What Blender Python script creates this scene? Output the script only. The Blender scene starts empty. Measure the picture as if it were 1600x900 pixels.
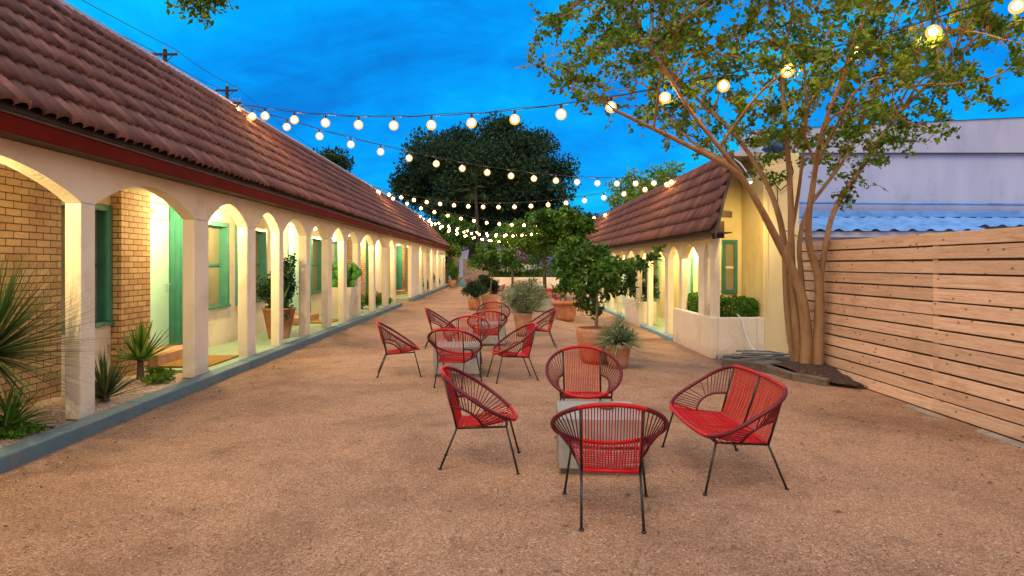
import bpy, math, random
import numpy as np
from mathutils import Vector, Matrix
R = math.radians
random.seed(7)
SC = bpy.context.scene
COL = SC.collection

# ------------------------------------------------------------------ camera
cam = bpy.data.cameras.new('camera')
camo = bpy.data.objects.new('camera', cam); COL.objects.link(camo)
camo.location = (0, 0, 1.6); camo.rotation_euler = (R(90), 0, 0)
cam.sensor_width = 36; cam.lens = 22.5
cam.shift_x = 15/1600; cam.shift_y = -37/1600
cam.clip_start = .05; cam.clip_end = 2000
SC.camera = camo

def sm(t):
    t = min(1, max(0, t)); return t*t*(3-2*t)
def gz(x, y):
    """height of the courtyard: it falls towards the right hand building"""
    return -.43*sm((x-1.2)/2.6)*sm((y-9)/4.5)
def gp(px, py):
    """ground point seen at a pixel of the photograph (used to read positions off it)"""
    z = 0
    for _ in range(30):
        D = (1.6-z)*1000/(py-413); X = (px-785)*D/1000; z = gz(X, D)
    return Vector((X, D, z))

# ------------------------------------------------------------------ materials
class NT:
    def __init__(s, name):
        s.m = bpy.data.materials.new(name); s.m.use_nodes = True
        s.t = s.m.node_tree; s.n = s.t.nodes; s.n.clear()
        s.out = s.add('ShaderNodeOutputMaterial'); s.p = s.add('ShaderNodeBsdfPrincipled')
        s.l(s.p.outputs[0], s.out.inputs[0])
        s.tc = s.add('ShaderNodeTexCoord')
        s.obj = s.tc.outputs['Object']
    def add(s, t, **k):
        n = s.n.new(t)
        for a, b in k.items(): setattr(n, a, b)
        return n
    def l(s, a, b): s.t.links.new(a, b)
    def noise(s, scale, detail=4, rough=.55, vec=None, dist=0):
        n = s.add('ShaderNodeTexNoise'); n.inputs['Scale'].default_value = scale
        n.inputs['Detail'].default_value = detail; n.inputs['Roughness'].default_value = rough
        n.inputs['Distortion'].default_value = dist
        s.l(vec or s.obj, n.inputs['Vector']); return n.outputs['Fac']
    def ramp(s, fac, stops):
        n = s.add('ShaderNodeValToRGB'); e = n.color_ramp.elements
        while len(e) < len(stops): e.new(.5)
        for q, (p, c) in zip(e, stops):
            q.position = p; q.color = (*c, 1) if len(c) == 3 else c
        s.l(fac, n.inputs[0]); return n.outputs[0]
    def mix(s, fac, a, b, mode='MIX'):
        n = s.add('ShaderNodeMix', data_type='RGBA', blend_type=mode)
        for k, v in ((0, fac), (6, a), (7, b)):
            if hasattr(v, 'links'): s.l(v, n.inputs[k])
            elif k == 0: n.inputs[0].default_value = v
            else: n.inputs[k].default_value = (*v, 1)
        return n.outputs[2]
    def math(s, op, a, b=0.):
        n = s.add('ShaderNodeMath', operation=op)
        for k, v in ((0, a), (1, b)):
            if hasattr(v, 'links'): s.l(v, n.inputs[k])
            else: n.inputs[k].default_value = v
        return n.outputs[0]
    def bump(s, h, strength=.5, dist=.01):
        n = s.add('ShaderNodeBump'); n.inputs['Strength'].default_value = strength
        n.inputs['Distance'].default_value = dist; s.l(h, n.inputs['Height'])
        s.l(n.outputs[0], s.p.inputs['Normal'])
    def map(s, scale=(1, 1, 1), rot=(0, 0, 0), vec=None):
        n = s.add('ShaderNodeMapping'); n.inputs['Scale'].default_value = scale; n.inputs['Rotation'].default_value = rot
        s.l(vec or s.obj, n.inputs[0]); return n.outputs[0]
    def attr(s, name):
        n = s.add('ShaderNodeAttribute'); n.attribute_name = name; return n.outputs['Fac']
    def col(s, c):
        if hasattr(c, 'links'): s.l(c, s.p.inputs['Base Color'])
        else: s.p.inputs['Base Color'].default_value = (*c, 1)
    def rough(s, r, spec=.5, metal=0):
        s.p.inputs['Roughness'].default_value = r; s.p.inputs['Specular IOR Level'].default_value = spec
        s.p.inputs['Metallic'].default_value = metal

def plain(name, c1, c2, scale=3, rough=.7, bump=.3, bscale=60, bdist=.004, spec=.4, metal=0, lo=.35, hi=.65, stretch=(1, 1, 1), dirt=None, splash=None):
    t = NT(name); v = t.map(stretch) if stretch != (1, 1, 1) else None
    c = t.ramp(t.noise(scale, 5, .6, v), [(lo, c1), (hi, c2)])
    if dirt:
        c = t.mix(t.ramp(t.noise(dirt[1], 6, .7, v), [(.52, (0, 0, 0)), (.75, (1, 1, 1))]), c, dirt[0])
    if splash:
        sp = t.add('ShaderNodeSeparateXYZ'); t.l(t.obj, sp.inputs[0])
        lowm = t.math('SUBTRACT', t.math('ADD', splash[1], t.math('MULTIPLY', t.noise(9, 6, .7), .5)), sp.outputs[2])
        c = t.mix(t.ramp(lowm, [(.2, (0, 0, 0)), (.55, (.6, .6, .6))]), c, splash[0])
    t.col(c); t.rough(rough, spec, metal)
    if bump: t.bump(t.noise(bscale, 4, .6, v), bump, bdist)
    return t.m

M = {}
M['stucco'] = plain('cream_stucco', (.80, .67, .48), (.86, .74, .55), 1.7, .85, .9, 26, .010, dirt=((.66, .53, .38), 2.3), splash=((.50, .37, .25), .22))
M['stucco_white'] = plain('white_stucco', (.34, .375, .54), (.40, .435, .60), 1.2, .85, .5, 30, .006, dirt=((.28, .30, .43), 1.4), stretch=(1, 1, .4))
M['stucco_yellow'] = plain('yellow_stucco', (.78, .62, .30), (.85, .70, .38), 1.6, .85, .7, 30, .008, dirt=((.62, .47, .24), 1.9), stretch=(1, 1, .6))
M['green'] = plain('green_paint', (.04, .175, .13), (.055, .22, .16), 5, .45, .15, 30)
M['mint'] = plain('mint_paint', (.42, .68, .56), (.46, .73, .60), 3, .4, .1, 40)
M['fascia'] = plain('red_fascia_paint', (.105, .005, .001), (.14, .008, .002), 3, .75, .2, 30, spec=.08)
M['brown'] = plain('dark_brown_paint', (.05, .03, .022), (.075, .045, .032), 4, .6, .3, 40)
M['soffit'] = plain('soffit_paint', (.55, .47, .33), (.62, .54, .39), 2, .8, .2, 30)
M['cap'] = plain('roof_edge_metal', (.45, .43, .47), (.55, .52, .55), 2, .5, .1, 20, metal=.2)
M['black_metal'] = plain('black_metal', (.012, .012, .013), (.02, .02, .02), 20, .4, .1, 90)
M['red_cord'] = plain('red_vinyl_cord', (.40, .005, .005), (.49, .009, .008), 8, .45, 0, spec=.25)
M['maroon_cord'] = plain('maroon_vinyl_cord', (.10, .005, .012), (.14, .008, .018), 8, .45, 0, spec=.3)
M['concrete'] = plain('grey_concrete', (.23, .215, .19), (.33, .315, .285), 4, .6, .25, 60, .003, dirt=((.2, .19, .17), 6))
M['terracotta'] = plain('terracotta', (.36, .125, .055), (.45, .19, .095), 5, .75, .3, 60, .003, dirt=((.5, .31, .22), 4))
M['terracotta_pale'] = plain('pale_terracotta', (.42, .21, .11), (.52, .30, .18), 6, .8, .3, 60, .003, dirt=((.34, .2, .12), 5))
M['soil'] = plain('dark_soil', (.03, .02, .013), (.07, .045, .03), 14, .95, 1, 60, .03)
M['mulch'] = plain('bark_mulch', (.035, .022, .015), (.12, .07, .045), 30, .95, 1, 45, .04)
M['coir'] = plain('coir_mat', (.30, .14, .025), (.38, .19, .04), 30, .95, 1, 300, .008)
M['stone'] = plain('flagstone', (.22, .18, .15), (.34, .28, .23), 5, .85, .6, 30, .01, dirt=((.13, .12, .11), 4))
M['timber'] = plain('weathered_timber', (.10, .07, .05), (.19, .14, .10), 6, .85, .6, 40, .008, stretch=(1, 1, 6))
M['bark'] = plain('smooth_tan_bark', (.23, .12, .052), (.39, .23, .11), 5, .7, .7, 26, .012, stretch=(1, 1, .3), dirt=((.13, .08, .045), 5), lo=.4, hi=.6)
M['bark_dark'] = plain('dark_bark', (.05, .032, .022), (.10, .065, .042), 6, .9, .6, 25, .02, stretch=(1, 1, .3))
M['bark_grey'] = plain('grey_brown_bark', (.15, .10, .06), (.22, .155, .10), 8, .85, .5, 30, .008, stretch=(1, 1, .3))
M['pole'] = plain('tarred_pole_wood', (.025, .02, .02), (.045, .035, .033), 5, .9, .4, 30)
M['cable'] = plain('black_cable', (.012, .011, .011), (.02, .018, .018), 9, .6, 0)
M['hose_grey'] = plain('grey_hose', (.13, .13, .12), (.19, .185, .17), 9, .5, 0)
M['hose_white'] = plain('white_hose', (.65, .63, .58), (.75, .72, .67), 9, .4, 0)
M['iron'] = plain('black_iron', (.02, .02, .022), (.035, .033, .035), 9, .5, 0)
M['blue_tarp'] = plain('blue_tarp', (.012, .06, .20), (.03, .11, .32), 10, .5, .5, 12, .03)
M['blue_metal'] = plain('pale_blue_roof_metal', (.10, .26, .58), (.16, .36, .72), 2, .8, .05, 20, spec=.15, dirt=((.10, .16, .3), 2.2))
M['stonewall'] = plain('rubble_stone', (.20, .14, .10), (.33, .25, .19), 5, .9, .8, 9, .03)
M['teal_step'] = plain('teal_paint', (.10, .24, .25), (.14, .30, .30), 5, .7, .2, 30)
M['white_pot'] = plain('whitewashed_planter', (.60, .50, .42), (.70, .60, .50), 3, .8, .4, 40)
M['bench'] = plain('brown_bench_wood', (.20, .085, .04), (.27, .12, .06), 8, .6, .4, 40)
M['votive'] = plain('green_votive_glass', (.10, .20, .16), (.16, .27, .22), 9, .1, 0)

def glass(name, c):
    t = NT(name); t.col(t.ramp(t.noise(2, 2), [(.3, tuple(v*.8 for v in c)), (.7, c)])); t.rough(.04, .8); return t.m
M['pane'] = glass('window_glass', (.34, .29, .17))

# painted concrete: kerb (blue grey) and walkway (pale green), worn
def painted(name, c1, c2, wear):
    t = NT(name)
    c = t.ramp(t.noise(2.2, 6, .65), [(.3, c1), (.7, c2)])
    c = t.mix(t.ramp(t.noise(7, 8, .75), [(.52, (0, 0, 0)), (.66, (1, 1, 1))]), c, wear)
    t.col(c); t.rough(.7); t.bump(t.noise(25, 6, .7), .5, .006); return t.m
M['kerb'] = painted('blue_grey_kerb_paint', (.085, .15, .175), (.125, .20, .22), (.18, .19, .165))
M['walk'] = painted('pale_green_floor_paint', (.27, .37, .24), (.34, .44, .29), (.24, .30, .22))
M['kerb_aqua'] = painted('aqua_kerb_paint', (.14, .30, .36), (.2, .38, .44), (.3, .3, .28))

# brick
def brick(name, c1, c2, mortar, paint=0):
    t = NT(name)
    s = t.add('ShaderNodeSeparateXYZ'); t.l(t.obj, s.inputs[0])
    cb = t.add('ShaderNodeCombineXYZ'); t.l(t.math('ADD', s.outputs[0], s.outputs[1]), cb.inputs[0]); t.l(s.outputs[2], cb.inputs[1])
    w = t.add('ShaderNodeTexNoise'); w.inputs['Scale'].default_value = 9; t.l(t.obj, w.inputs['Vector'])
    wob = t.add('ShaderNodeVectorMath', operation='MULTIPLY_ADD'); t.l(w.outputs['Color'], wob.inputs[0]); wob.inputs[1].default_value = (.012, .012, 0); t.l(cb.outputs[0], wob.inputs[2])
    b = t.add('ShaderNodeTexBrick'); t.l(wob.outputs[0], b.inputs['Vector'])
    b.inputs['Scale'].default_value = 1; b.inputs['Brick Width'].default_value = .215; b.inputs['Row Height'].default_value = .078
    b.inputs['Mortar Size'].default_value = .007; b.inputs['Mortar Smooth'].default_value = .3; b.inputs['Bias'].default_value = -.1
    b.inputs['Color1'].default_value = (*c1, 1); b.inputs['Color2'].default_value = (*c2, 1); b.inputs['Mortar'].default_value = (*mortar, 1)
    c = t.mix(.55, b.outputs['Color'], t.ramp(t.noise(45, 5, .7), [(.3, (.35, .3, .26)), (.7, (1, 1, 1))]), 'MULTIPLY')
    c = t.mix(.35, c, t.ramp(t.noise(3.5, 3), [(.35, (.5, .42, .35)), (.65, (1, 1, 1))]), 'MULTIPLY')
    t.col(c); t.rough(.85)
    h = t.math('MULTIPLY_ADD', b.outputs['Fac'], -1.); 
    hh = t.math('ADD', h, t.math('MULTIPLY', t.noise(60, 5, .7), .35))
    t.bump(hh, 1, .035); return t.m
M['brick'] = brick('orange_brick', (.68, .42, .18), (.50, .245, .095), (.085, .06, .036))

# roof tiles: colour changes from tile to tile
def tiles(name, c1, c2, c3):
    t = NT(name); r = t.attr('rnd')
    c = t.ramp(r, [(0, c1), (.55, c2), (1, c3)])
    c = t.mix(.6, c, t.ramp(t.noise(14, 6, .75), [(.3, (.5, .5, .55)), (.7, (1.15, 1.1, 1.05))]), 'MULTIPLY')
    c = t.mix(t.ramp(t.noise(1.1, 5, .7), [(.5, (0, 0, 0)), (.75, (.45, .45, .45))]), c, (.13, .085, .075))
    t.col(c); t.rough(.72, .35); t.bump(t.noise(70, 4, .7), .4, .005); return t.m
M['tile'] = tiles('clay_tile', (.09, .034, .026), (.15, .056, .040), (.23, .092, .062))

# gravel ground: decomposed granite
def gravel(name, cols, big, grain=185, bed=False):
    t = NT(name)
    v = t.add('ShaderNodeTexVoronoi'); v.inputs['Scale'].default_value = grain; t.l(t.obj, v.inputs['Vector'])
    sp = t.add('ShaderNodeSeparateColor'); t.l(v.outputs['Color'], sp.inputs[0])
    c = t.ramp(sp.outputs[0], cols)
    v2 = t.add('ShaderNodeTexVoronoi'); v2.inputs['Scale'].default_value = grain*.42; t.l(t.obj, v2.inputs['Vector'])
    sp2 = t.add('ShaderNodeSeparateColor'); t.l(v2.outputs['Color'], sp2.inputs[0])
    c = t.mix(.38, c, t.ramp(sp2.outputs[1], cols))
    c = t.mix(1, c, t.ramp(t.noise(.55, 6, .62, dist=.6), [(.32, big[0]), (.5, big[1]), (.7, big[2])]), 'MULTIPLY')
    c = t.mix(.8, c, t.ramp(t.noise(3.2, 6, .7), [(.33, (.74, .72, .70)), (.5, (1, 1, 1)), (.72, (1.06, 1.05, 1.03))]), 'MULTIPLY')
    t.col(c); t.rough(.95, .2)
    h = t.math('ADD', t.math('MULTIPLY', v.outputs['Distance'], .8), t.math('MULTIPLY', t.noise(4, 8, .75), 1.4))
    t.bump(h, .55, .02); return t.m
M['gravel'] = gravel('brown_granite_gravel', [(0, (.17, .085, .048)), (.3, (.31, .170, .097)), (.6, (.405, .232, .140)), (.85, (.495, .31, .20)), (1, (.68, .52, .39))],
                     [(.66, .62, .60), (.98, .96, .95), (1.16, 1.13, 1.08)])
M['bedgravel'] = gravel('pink_bed_gravel', [(0, (.22, .11, .07)), (.4, (.46, .29, .20)), (.8, (.6, .46, .36)), (1, (.72, .62, .52))],
                        [(.85, .85, .85), (1, 1, 1), (1.1, 1.1, 1.1)], 60)

# cedar fence
def cedar():
    t = NT('cedar_boards'); r = t.attr('rnd')
    v = t.add('ShaderNodeVectorMath', operation='ADD'); t.l(t.obj, v.inputs[0])
    cb = t.add('ShaderNodeCombineXYZ'); t.l(t.math('MULTIPLY', r, 37.), cb.inputs[1]); t.l(t.math('MULTIPLY', r, 11.), cb.inputs[2]); t.l(cb.outputs[0], v.inputs[1])
    m = t.map((1, .55, 9), vec=v.outputs[0])
    g = t.noise(3.2, 7, .62, m, dist=1.2)
    c = t.ramp(g, [(.28, (.64, .38, .225)), (.5, (.82, .54, .36)), (.72, (.90, .66, .46))])
    m2 = t.map((1, 1.6, 14), vec=v.outputs[0])
    c = t.mix(.5, c, t.ramp(t.noise(7, 6, .7, m2), [(.35, (.72, .66, .6)), (.6, (1, 1, 1))]), 'MULTIPLY')
    k = t.add('ShaderNodeTexVoronoi', voronoi_dimensions='2D'); k.inputs['Scale'].default_value = 2.6
    ks = t.add('ShaderNodeSeparateXYZ'); t.l(v.outputs[0], ks.inputs[0]); kc = t.add('ShaderNodeCombineXYZ'); t.l(ks.outputs[1], kc.inputs[0]); t.l(t.math('MULTIPLY', ks.outputs[2], 1.7), kc.inputs[1]); t.l(kc.outputs[0], k.inputs['Vector'])
    c = t.mix(t.ramp(k.outputs['Distance'], [(.03, (.85, .85, .85)), (.065, (0, 0, 0))]), c, (.20, .085, .04))
    c = t.mix(1, c, t.ramp(r, [(0, (.78, .74, .72)), (.5, (.95, .93, .92)), (1, (1.1, 1.08, 1.06))]), 'MULTIPLY')
    c = t.mix(t.ramp(t.noise(1.3, 5, .7), [(.55, (0, 0, 0)), (.75, (.5, .5, .5))]), c, (.33, .17, .11))
    t.col(c); t.rough(.65, .35); t.bump(g, .3, .004); return t.m
M['cedar'] = cedar()

def leafmat(name, lo, mid, hi, rough=.45, trans=.25, dry=None):
    t = NT(name); r = t.attr('rnd')
    st = [(0, lo), (.5, mid), (.93, hi)]
    if dry: st.append((1, dry))
    c = t.ramp(r, st)
    c = t.mix(.7, c, t.ramp(t.noise(1.6, 4, .6), [(.35, (.55, .6, .6)), (.65, (1.25, 1.2, 1.1))]), 'MULTIPLY')
    t.col(c); t.rough(max(rough, .55), .18)
    tr = t.add('ShaderNodeBsdfTranslucent'); t.l(c, tr.inputs[0])
    mx = t.add('ShaderNodeMixShader'); mx.inputs[0].default_value = trans
    t.l(t.p.outputs[0], mx.inputs[1]); t.l(tr.outputs[0], mx.inputs[2]); t.l(mx.outputs[0], t.out.inputs[0])
    return t.m
M['leaf_myrtle'] = leafmat('myrtle_leaf', (.05, .135, .010), (.13, .25, .020), (.31, .42, .05), dry=(.22, .12, .03), trans=.35)
M['leaf_citrus'] = leafmat('citrus_leaf', (.02, .075, .010), (.06, .16, .02), (.16, .29, .04))
M['leaf_dark'] = leafmat('dark_oak_leaf', (.014, .040, .020), (.026, .062, .030), (.05, .095, .04), .6)
M['leaf_box'] = leafmat('boxwood_leaf', (.03, .10, .012), (.07, .19, .02), (.16, .32, .04))
M['leaf_grey'] = leafmat('silver_leaf', (.14, .21, .09), (.25, .32, .16), (.42, .46, .29), .6)
M['leaf_yucca'] = leafmat('yucca_blade', (.025, .06, .02), (.06, .11, .035), (.13, .17, .06), .5, dry=(.30, .20, .08))
M['leaf_bright'] = leafmat('bright_leaf', (.05, .12, .012), (.10, .20, .025), (.2, .32, .05))
M['leaf_cactus'] = leafmat('cactus_green', (.04, .13, .03), (.06, .19, .035), (.10, .26, .05), .5, .0)
M['petal_white'] = leafmat('white_petal', (.5, .5, .45), (.65, .65, .6), (.75, .75, .7))
M['petal_purple'] = leafmat('purple_petal', (.30, .08, .38), (.42, .15, .5), (.55, .28, .6))

def emit(name, c, strength):
    t = NT(name); t.p.inputs['Base Color'].default_value = (*c, 1)
    t.p.inputs['Emission Color'].default_value = (*c, 1); t.p.inputs['Emission Strength'].default_value = strength
    return t.m
BULB = 260.
M['bulb'] = emit('lit_bulb', (1, .62, .27), BULB)
def halo_mat(name, c, strength, see):
    t = NT(name); e = t.add('ShaderNodeEmission'); e.inputs[0].default_value = (*c, 1); e.inputs[1].default_value = strength
    tr = t.add('ShaderNodeBsdfTransparent'); tr.inputs[0].default_value = (1, .9, .75, 1); mx = t.add('ShaderNodeMixShader'); mx.inputs[0].default_value = see
    t.l(e.outputs[0], mx.inputs[1]); t.l(tr.outputs[0], mx.inputs[2]); t.l(mx.outputs[0], t.out.inputs[0]); return t.m
M['halo_shell'] = halo_mat('amber_halo_glow', (1, .52, .11), 2.0, .55)  # glowing see-through shell, added to give each bulb a warm halo
M['lamp'] = emit('lit_lamp_globe', (1, .82, .42), 12)
M['dark_text'] = plain('dark_number_paint', (.05, .03, .02), (.07, .04, .03), 9, .5, 0)

# ------------------------------------------------------------------ mesh building
class MB:
    def __init__(s): s.v = []; s.f = []; s.mi = []; s.r = []; s.smooth = False
    def face(s, idx, mi=0, r=None): s.f.append(idx); s.mi.append(mi); s.r.append(random.random() if r is None else r)
    def quad(s, pts, mi=0, r=None):
        n = len(s.v); s.v += [tuple(p) for p in pts]; s.face(tuple(range(n, n+len(pts))), mi, r)
    def box(s, x0, x1, y0, y1, z0, z1, mi=0, r=None):
        if x0 > x1: x0, x1 = x1, x0
        if y0 > y1: y0, y1 = y1, y0
        r = random.random() if r is None else r
        n = len(s.v)
        s.v += [(x, y, z) for z in (z0, z1) for (x, y) in ((x0, y0), (x1, y0), (x1, y1), (x0, y1))]
        for q in ((0, 3, 2, 1), (4, 5, 6, 7), (0, 1, 5, 4), (1, 2, 6, 5), (2, 3, 7, 6), (3, 0, 4, 7)):
            s.face(tuple(n+i for i in q), mi, r)
        return s
    def beam(s, a, b, w, h, mi=0, up=(0, 0, 1)):
        a, b = Vector(a), Vector(b); d = (b-a).normalized(); up = Vector(up)
        if abs(d.dot(up)) > .99: up = Vector((0, 1, 0))
        sx = d.cross(up).normalized(); u = sx.cross(d); n = len(s.v); r = random.random()
        for p in (a, b):
            for i, j in ((-1, -1), (1, -1), (1, 1), (-1, 1)): s.v.append(tuple(p+sx*i*w/2+u*j*h/2))
        for q in ((3, 2, 1, 0), (4, 5, 6, 7), (0, 1, 5, 4), (1, 2, 6, 5), (2, 3, 7, 6), (3, 0, 4, 7)):
            s.face(tuple(n+i for i in q), mi, r)
        return s
    def tube(s, pts, r, sides=6, mi=0, closed=False, cap=True, rv=None):
        pts = [Vector(p) for p in pts]; n = len(pts)
        if not hasattr(r, '__len__'): r = [r]*n
        base = len(s.v); rv = random.random() if rv is None else rv
        mis = mi if hasattr(mi, '__len__') else [mi]*n
        prev = None
        for i, p in enumerate(pts):
            if closed: d = pts[(i+1) % n]-pts[i-1]
            else: d = pts[min(i+1, n-1)]-pts[max(i-1, 0)]
            d = d.normalized() if d.length > 1e-9 else Vector((0, 0, 1))
            if prev is None:
                u = d.cross(Vector((0, 0, 1)))
                if u.length < .05: u = d.cross(Vector((1, 0, 0)))
            else: u = prev-d*prev.dot(d)
            u.normalize(); prev = u; w = d.cross(u)
            for k in range(sides):
                a = 2*math.pi*k/sides
                s.v.append(tuple(p+(u*math.cos(a)+w*math.sin(a))*r[i]))
        for i in range(n if closed else n-1):
            j = (i+1) % n
            for k in range(sides):
                k2 = (k+1) % sides
                s.face((base+i*sides+k, base+i*sides+k2, base+j*sides+k2, base+j*sides+k), mis[i], rv)
        if cap and not closed:
            s.face(tuple(base+k for k in reversed(range(sides))), mis[0], rv)
            s.face(tuple(base+(n-1)*sides+k for k in range(sides)), mis[-1], rv)
        return s
    def lathe(s, prof, c=(0, 0, 0), n=28, mi=0):
        base = len(s.v); c = Vector(c)
        for (r, z) in prof:
            for k in range(n):
                a = 2*math.pi*k/n; s.v.append((c.x+r*math.cos(a), c.y+r*math.sin(a), c.z+z))
        for i in range(len(prof)-1):
            for k in range(n):
                k2 = (k+1) % n
                s.face((base+i*n+k, base+i*n+k2, base+(i+1)*n+k2, base+(i+1)*n+k), mi, .5)
        s.face(tuple(base+k for k in reversed(range(n))), mi, .5)
        s.face(tuple(base+(len(prof)-1)*n+k for k in range(n)), mi, .5)
        return s
    def build(s, name, mats, parent=None, world=True, smooth=None, bevel=0):
        if not isinstance(mats, (list, tuple)): mats = [mats]
        v = s.v
        if parent is not None and world:
            o = origin_of(parent); v = [(a-o.x, b-o.y, c-o.z) for a, b, c in v]
        me = bpy.data.meshes.new(name); me.from_pydata(v, [], s.f)
        for m in mats: me.materials.append(m)
        if len(mats) > 1: me.polygons.foreach_set('material_index', s.mi)
        a = me.attributes.new('rnd', 'FLOAT', 'FACE'); a.data.foreach_set('value', s.r)
        if smooth if smooth is not None else s.smooth: me.polygons.foreach_set('use_smooth', [True]*len(me.polygons))
        me.update()
        o = bpy.data.objects.new(name, me); COL.objects.link(o)
        if parent is not None: o.parent = parent
        if bevel:
            b = o.modifiers.new('bevel', 'BEVEL'); b.width = bevel; b.segments = 2; b.limit_method = 'ANGLE'
        return o

def origin_of(o):
    p = Vector((0, 0, 0))
    while o is not None: p += o.location; o = o.parent
    return p

def npmesh(name, verts, faces4, mat, parent=None, rnd=None, world=True, smooth=False):
    """mesh from numpy quads"""
    verts = np.asarray(verts, dtype=np.float32).reshape(-1, 3)
    if parent is not None and world: verts = verts-np.array(origin_of(parent), dtype=np.float32)
    faces4 = np.asarray(faces4, dtype=np.int32).reshape(-1, 4); nf = len(faces4)
    me = bpy.data.meshes.new(name)
    me.vertices.add(len(verts)); me.vertices.foreach_set('co', verts.ravel())
    me.loops.add(nf*4); me.loops.foreach_set('vertex_index', faces4.ravel())
    me.polygons.add(nf); me.polygons.foreach_set('loop_start', np.arange(0, nf*4, 4, dtype=np.int32))
    me.polygons.foreach_set('loop_total', np.full(nf, 4, dtype=np.int32))
    if smooth: me.polygons.foreach_set('use_smooth', np.ones(nf, dtype=bool))
    me.materials.append(mat)
    a = me.attributes.new('rnd', 'FLOAT', 'FACE')
    a.data.foreach_set('value', np.asarray(rnd if rnd is not None else np.random.rand(nf), dtype=np.float32))
    me.update(calc_edges=True); me.validate()
    o = bpy.data.objects.new(name, me); COL.objects.link(o)
    if parent is not None: o.parent = parent
    return o

def tag(o, label, cat, group=None):
    o['label'] = label; o['category'] = cat
    if group: o['group'] = group
    return o
def thing(name, label, cat, loc=(0, 0, 0), rz=0, group=None):
    o = bpy.data.objects.new(name, None); COL.objects.link(o); o.empty_display_size = .2
    o.location = loc; o.rotation_euler = (0, 0, rz)
    return tag(o, label, cat, group)
def struct(o, kind='structure'):
    o['kind'] = kind; return o
def dup(root, loc, rz, label, group=None):
    r = root.copy(); COL.objects.link(r); r.location = loc; r.rotation_euler = (0, 0, rz)
    r['label'] = label
    if group: r['group'] = group
    for ch in root.children:
        c = ch.copy(); COL.objects.link(c); c.parent = r
        for g in ch.children:
            d = g.copy(); COL.objects.link(d); d.parent = c
    return r

# ------------------------------------------------------------------ foliage tools
def leaves(pts, size, aspect=.5, up=.3, rng=None, outward=None, jit=.35):
    """numpy leaf quads: (verts, faces). pts (N,3) leaf bases"""
    rng = rng or np.random.default_rng(1)
    n = len(pts); d = rng.normal(size=(n, 3)); d[:, 2] += up
    if outward is not None: d += outward
    d /= np.linalg.norm(d, axis=1, keepdims=True)
    q = rng.normal(size=(n, 3)); s = np.cross(d, q); s /= np.linalg.norm(s, axis=1, keepdims=True)
    nn = np.cross(s, d)
    L = size*(1+jit*rng.uniform(-1, 1, size=(n, 1))); W = L*aspect*.5
    a = pts; b = pts+d*L*.45+s*W+nn*W*.35; c = pts+d*L; e = pts+d*L*.45-s*W+nn*W*.35
    V = np.stack([a, b, c, e], axis=1).reshape(-1, 3)
    F = np.arange(4*n).reshape(-1, 4)
    return V, F

def colonize(nodes, parents, att, step, infl, kill, iters=200, rng=None, grav=0.):
    P = [np.array(p, float) for p in nodes]; par = list(parents)
    arr = np.array(P)
    A = att.copy(); D = np.full(len(A), 1e9); I = np.zeros(len(A), int)
    def upd(new, base):
        nonlocal D, I
        for k in range(0, len(new), 256):
            d = np.linalg.norm(A[:, None, :]-new[None, k:k+256, :], axis=2)
            j = d.argmin(1); m = d[np.arange(len(A)), j]; b = m < D
            D[b] = m[b]; I[b] = base+k+j[b]
    upd(arr, 0)
    for it in range(iters):
        keep = D > kill; A = A[keep]; D = D[keep]; I = I[keep]
        if not len(A): break
        w = D < infl
        if not w.any(): infl *= 1.5; continue
        idx = I[w]; dirs = A[w]-np.array(P)[idx]; dirs /= np.linalg.norm(dirs, axis=1, keepdims=True)
        new = []; npar = []
        for k in np.unique(idx):
            v = dirs[idx == k].sum(0)+rng.normal(size=3)*.25
            v[2] += grav; v /= np.linalg.norm(v)+1e-9
            new.append(P[k]+v*step); npar.append(k)
        base = len(P); P += new; par += npar
        upd(np.array(new), base)
    return np.array(P), np.array(par)

def tree_mesh(P, par, r_tip, expo=2.4, rmin=None, thick=None):
    """tube chains along a node graph; returns MB and radii"""
    n = len(P); ch = [[] for _ in range(n)]
    for i in range(n):
        if par[i] >= 0: ch[par[i]].append(i)
    rad = np.zeros(n)
    for i in range(n-1, -1, -1):
        rad[i] = r_tip if not ch[i] else sum(rad[c]**expo for c in ch[i])**(1/expo)
    if thick is not None: rad = np.maximum(rad*0+np.minimum(rad, 9), 0); rad = np.where(thick > 0, np.maximum(thick, r_tip), rad)
    m = MB(); m.smooth = True
    starts = [i for i in range(n) if par[i] < 0]
    stack = [(s, None) for s in starts]
    while stack:
        s, p = stack.pop()
        chain = ([p] if p is not None else [])+[s]; cur = s
        while ch[cur]:
            nx = max(ch[cur], key=lambda c: rad[c])
            for c in ch[cur]:
                if c != nx: stack.append((c, cur))
            chain.append(nx); cur = nx
        if len(chain) < 2: continue
        rr = [rad[i] for i in chain]
        if p is not None: rr[0] = min(rr[0], rr[1]*1.25)
        sides = 8 if rr[0] > .03 else (5 if rr[0] > .008 else 3)
        m.tube([P[i] for i in chain], rr, sides, cap=False)
    return m, rad, ch

def ellipsoid_pts(n, c, r, rng, shell=0., zmin=-1):
    out = []
    while len(out) < n:
        p = rng.uniform(-1, 1, size=(n*2, 3)); q = np.linalg.norm(p, axis=1)
        out += list(p[(q < 1) & (q > shell) & (p[:, 2] > zmin)])
    return np.array(out[:n])*np.array(r)+np.array(c)

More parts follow.
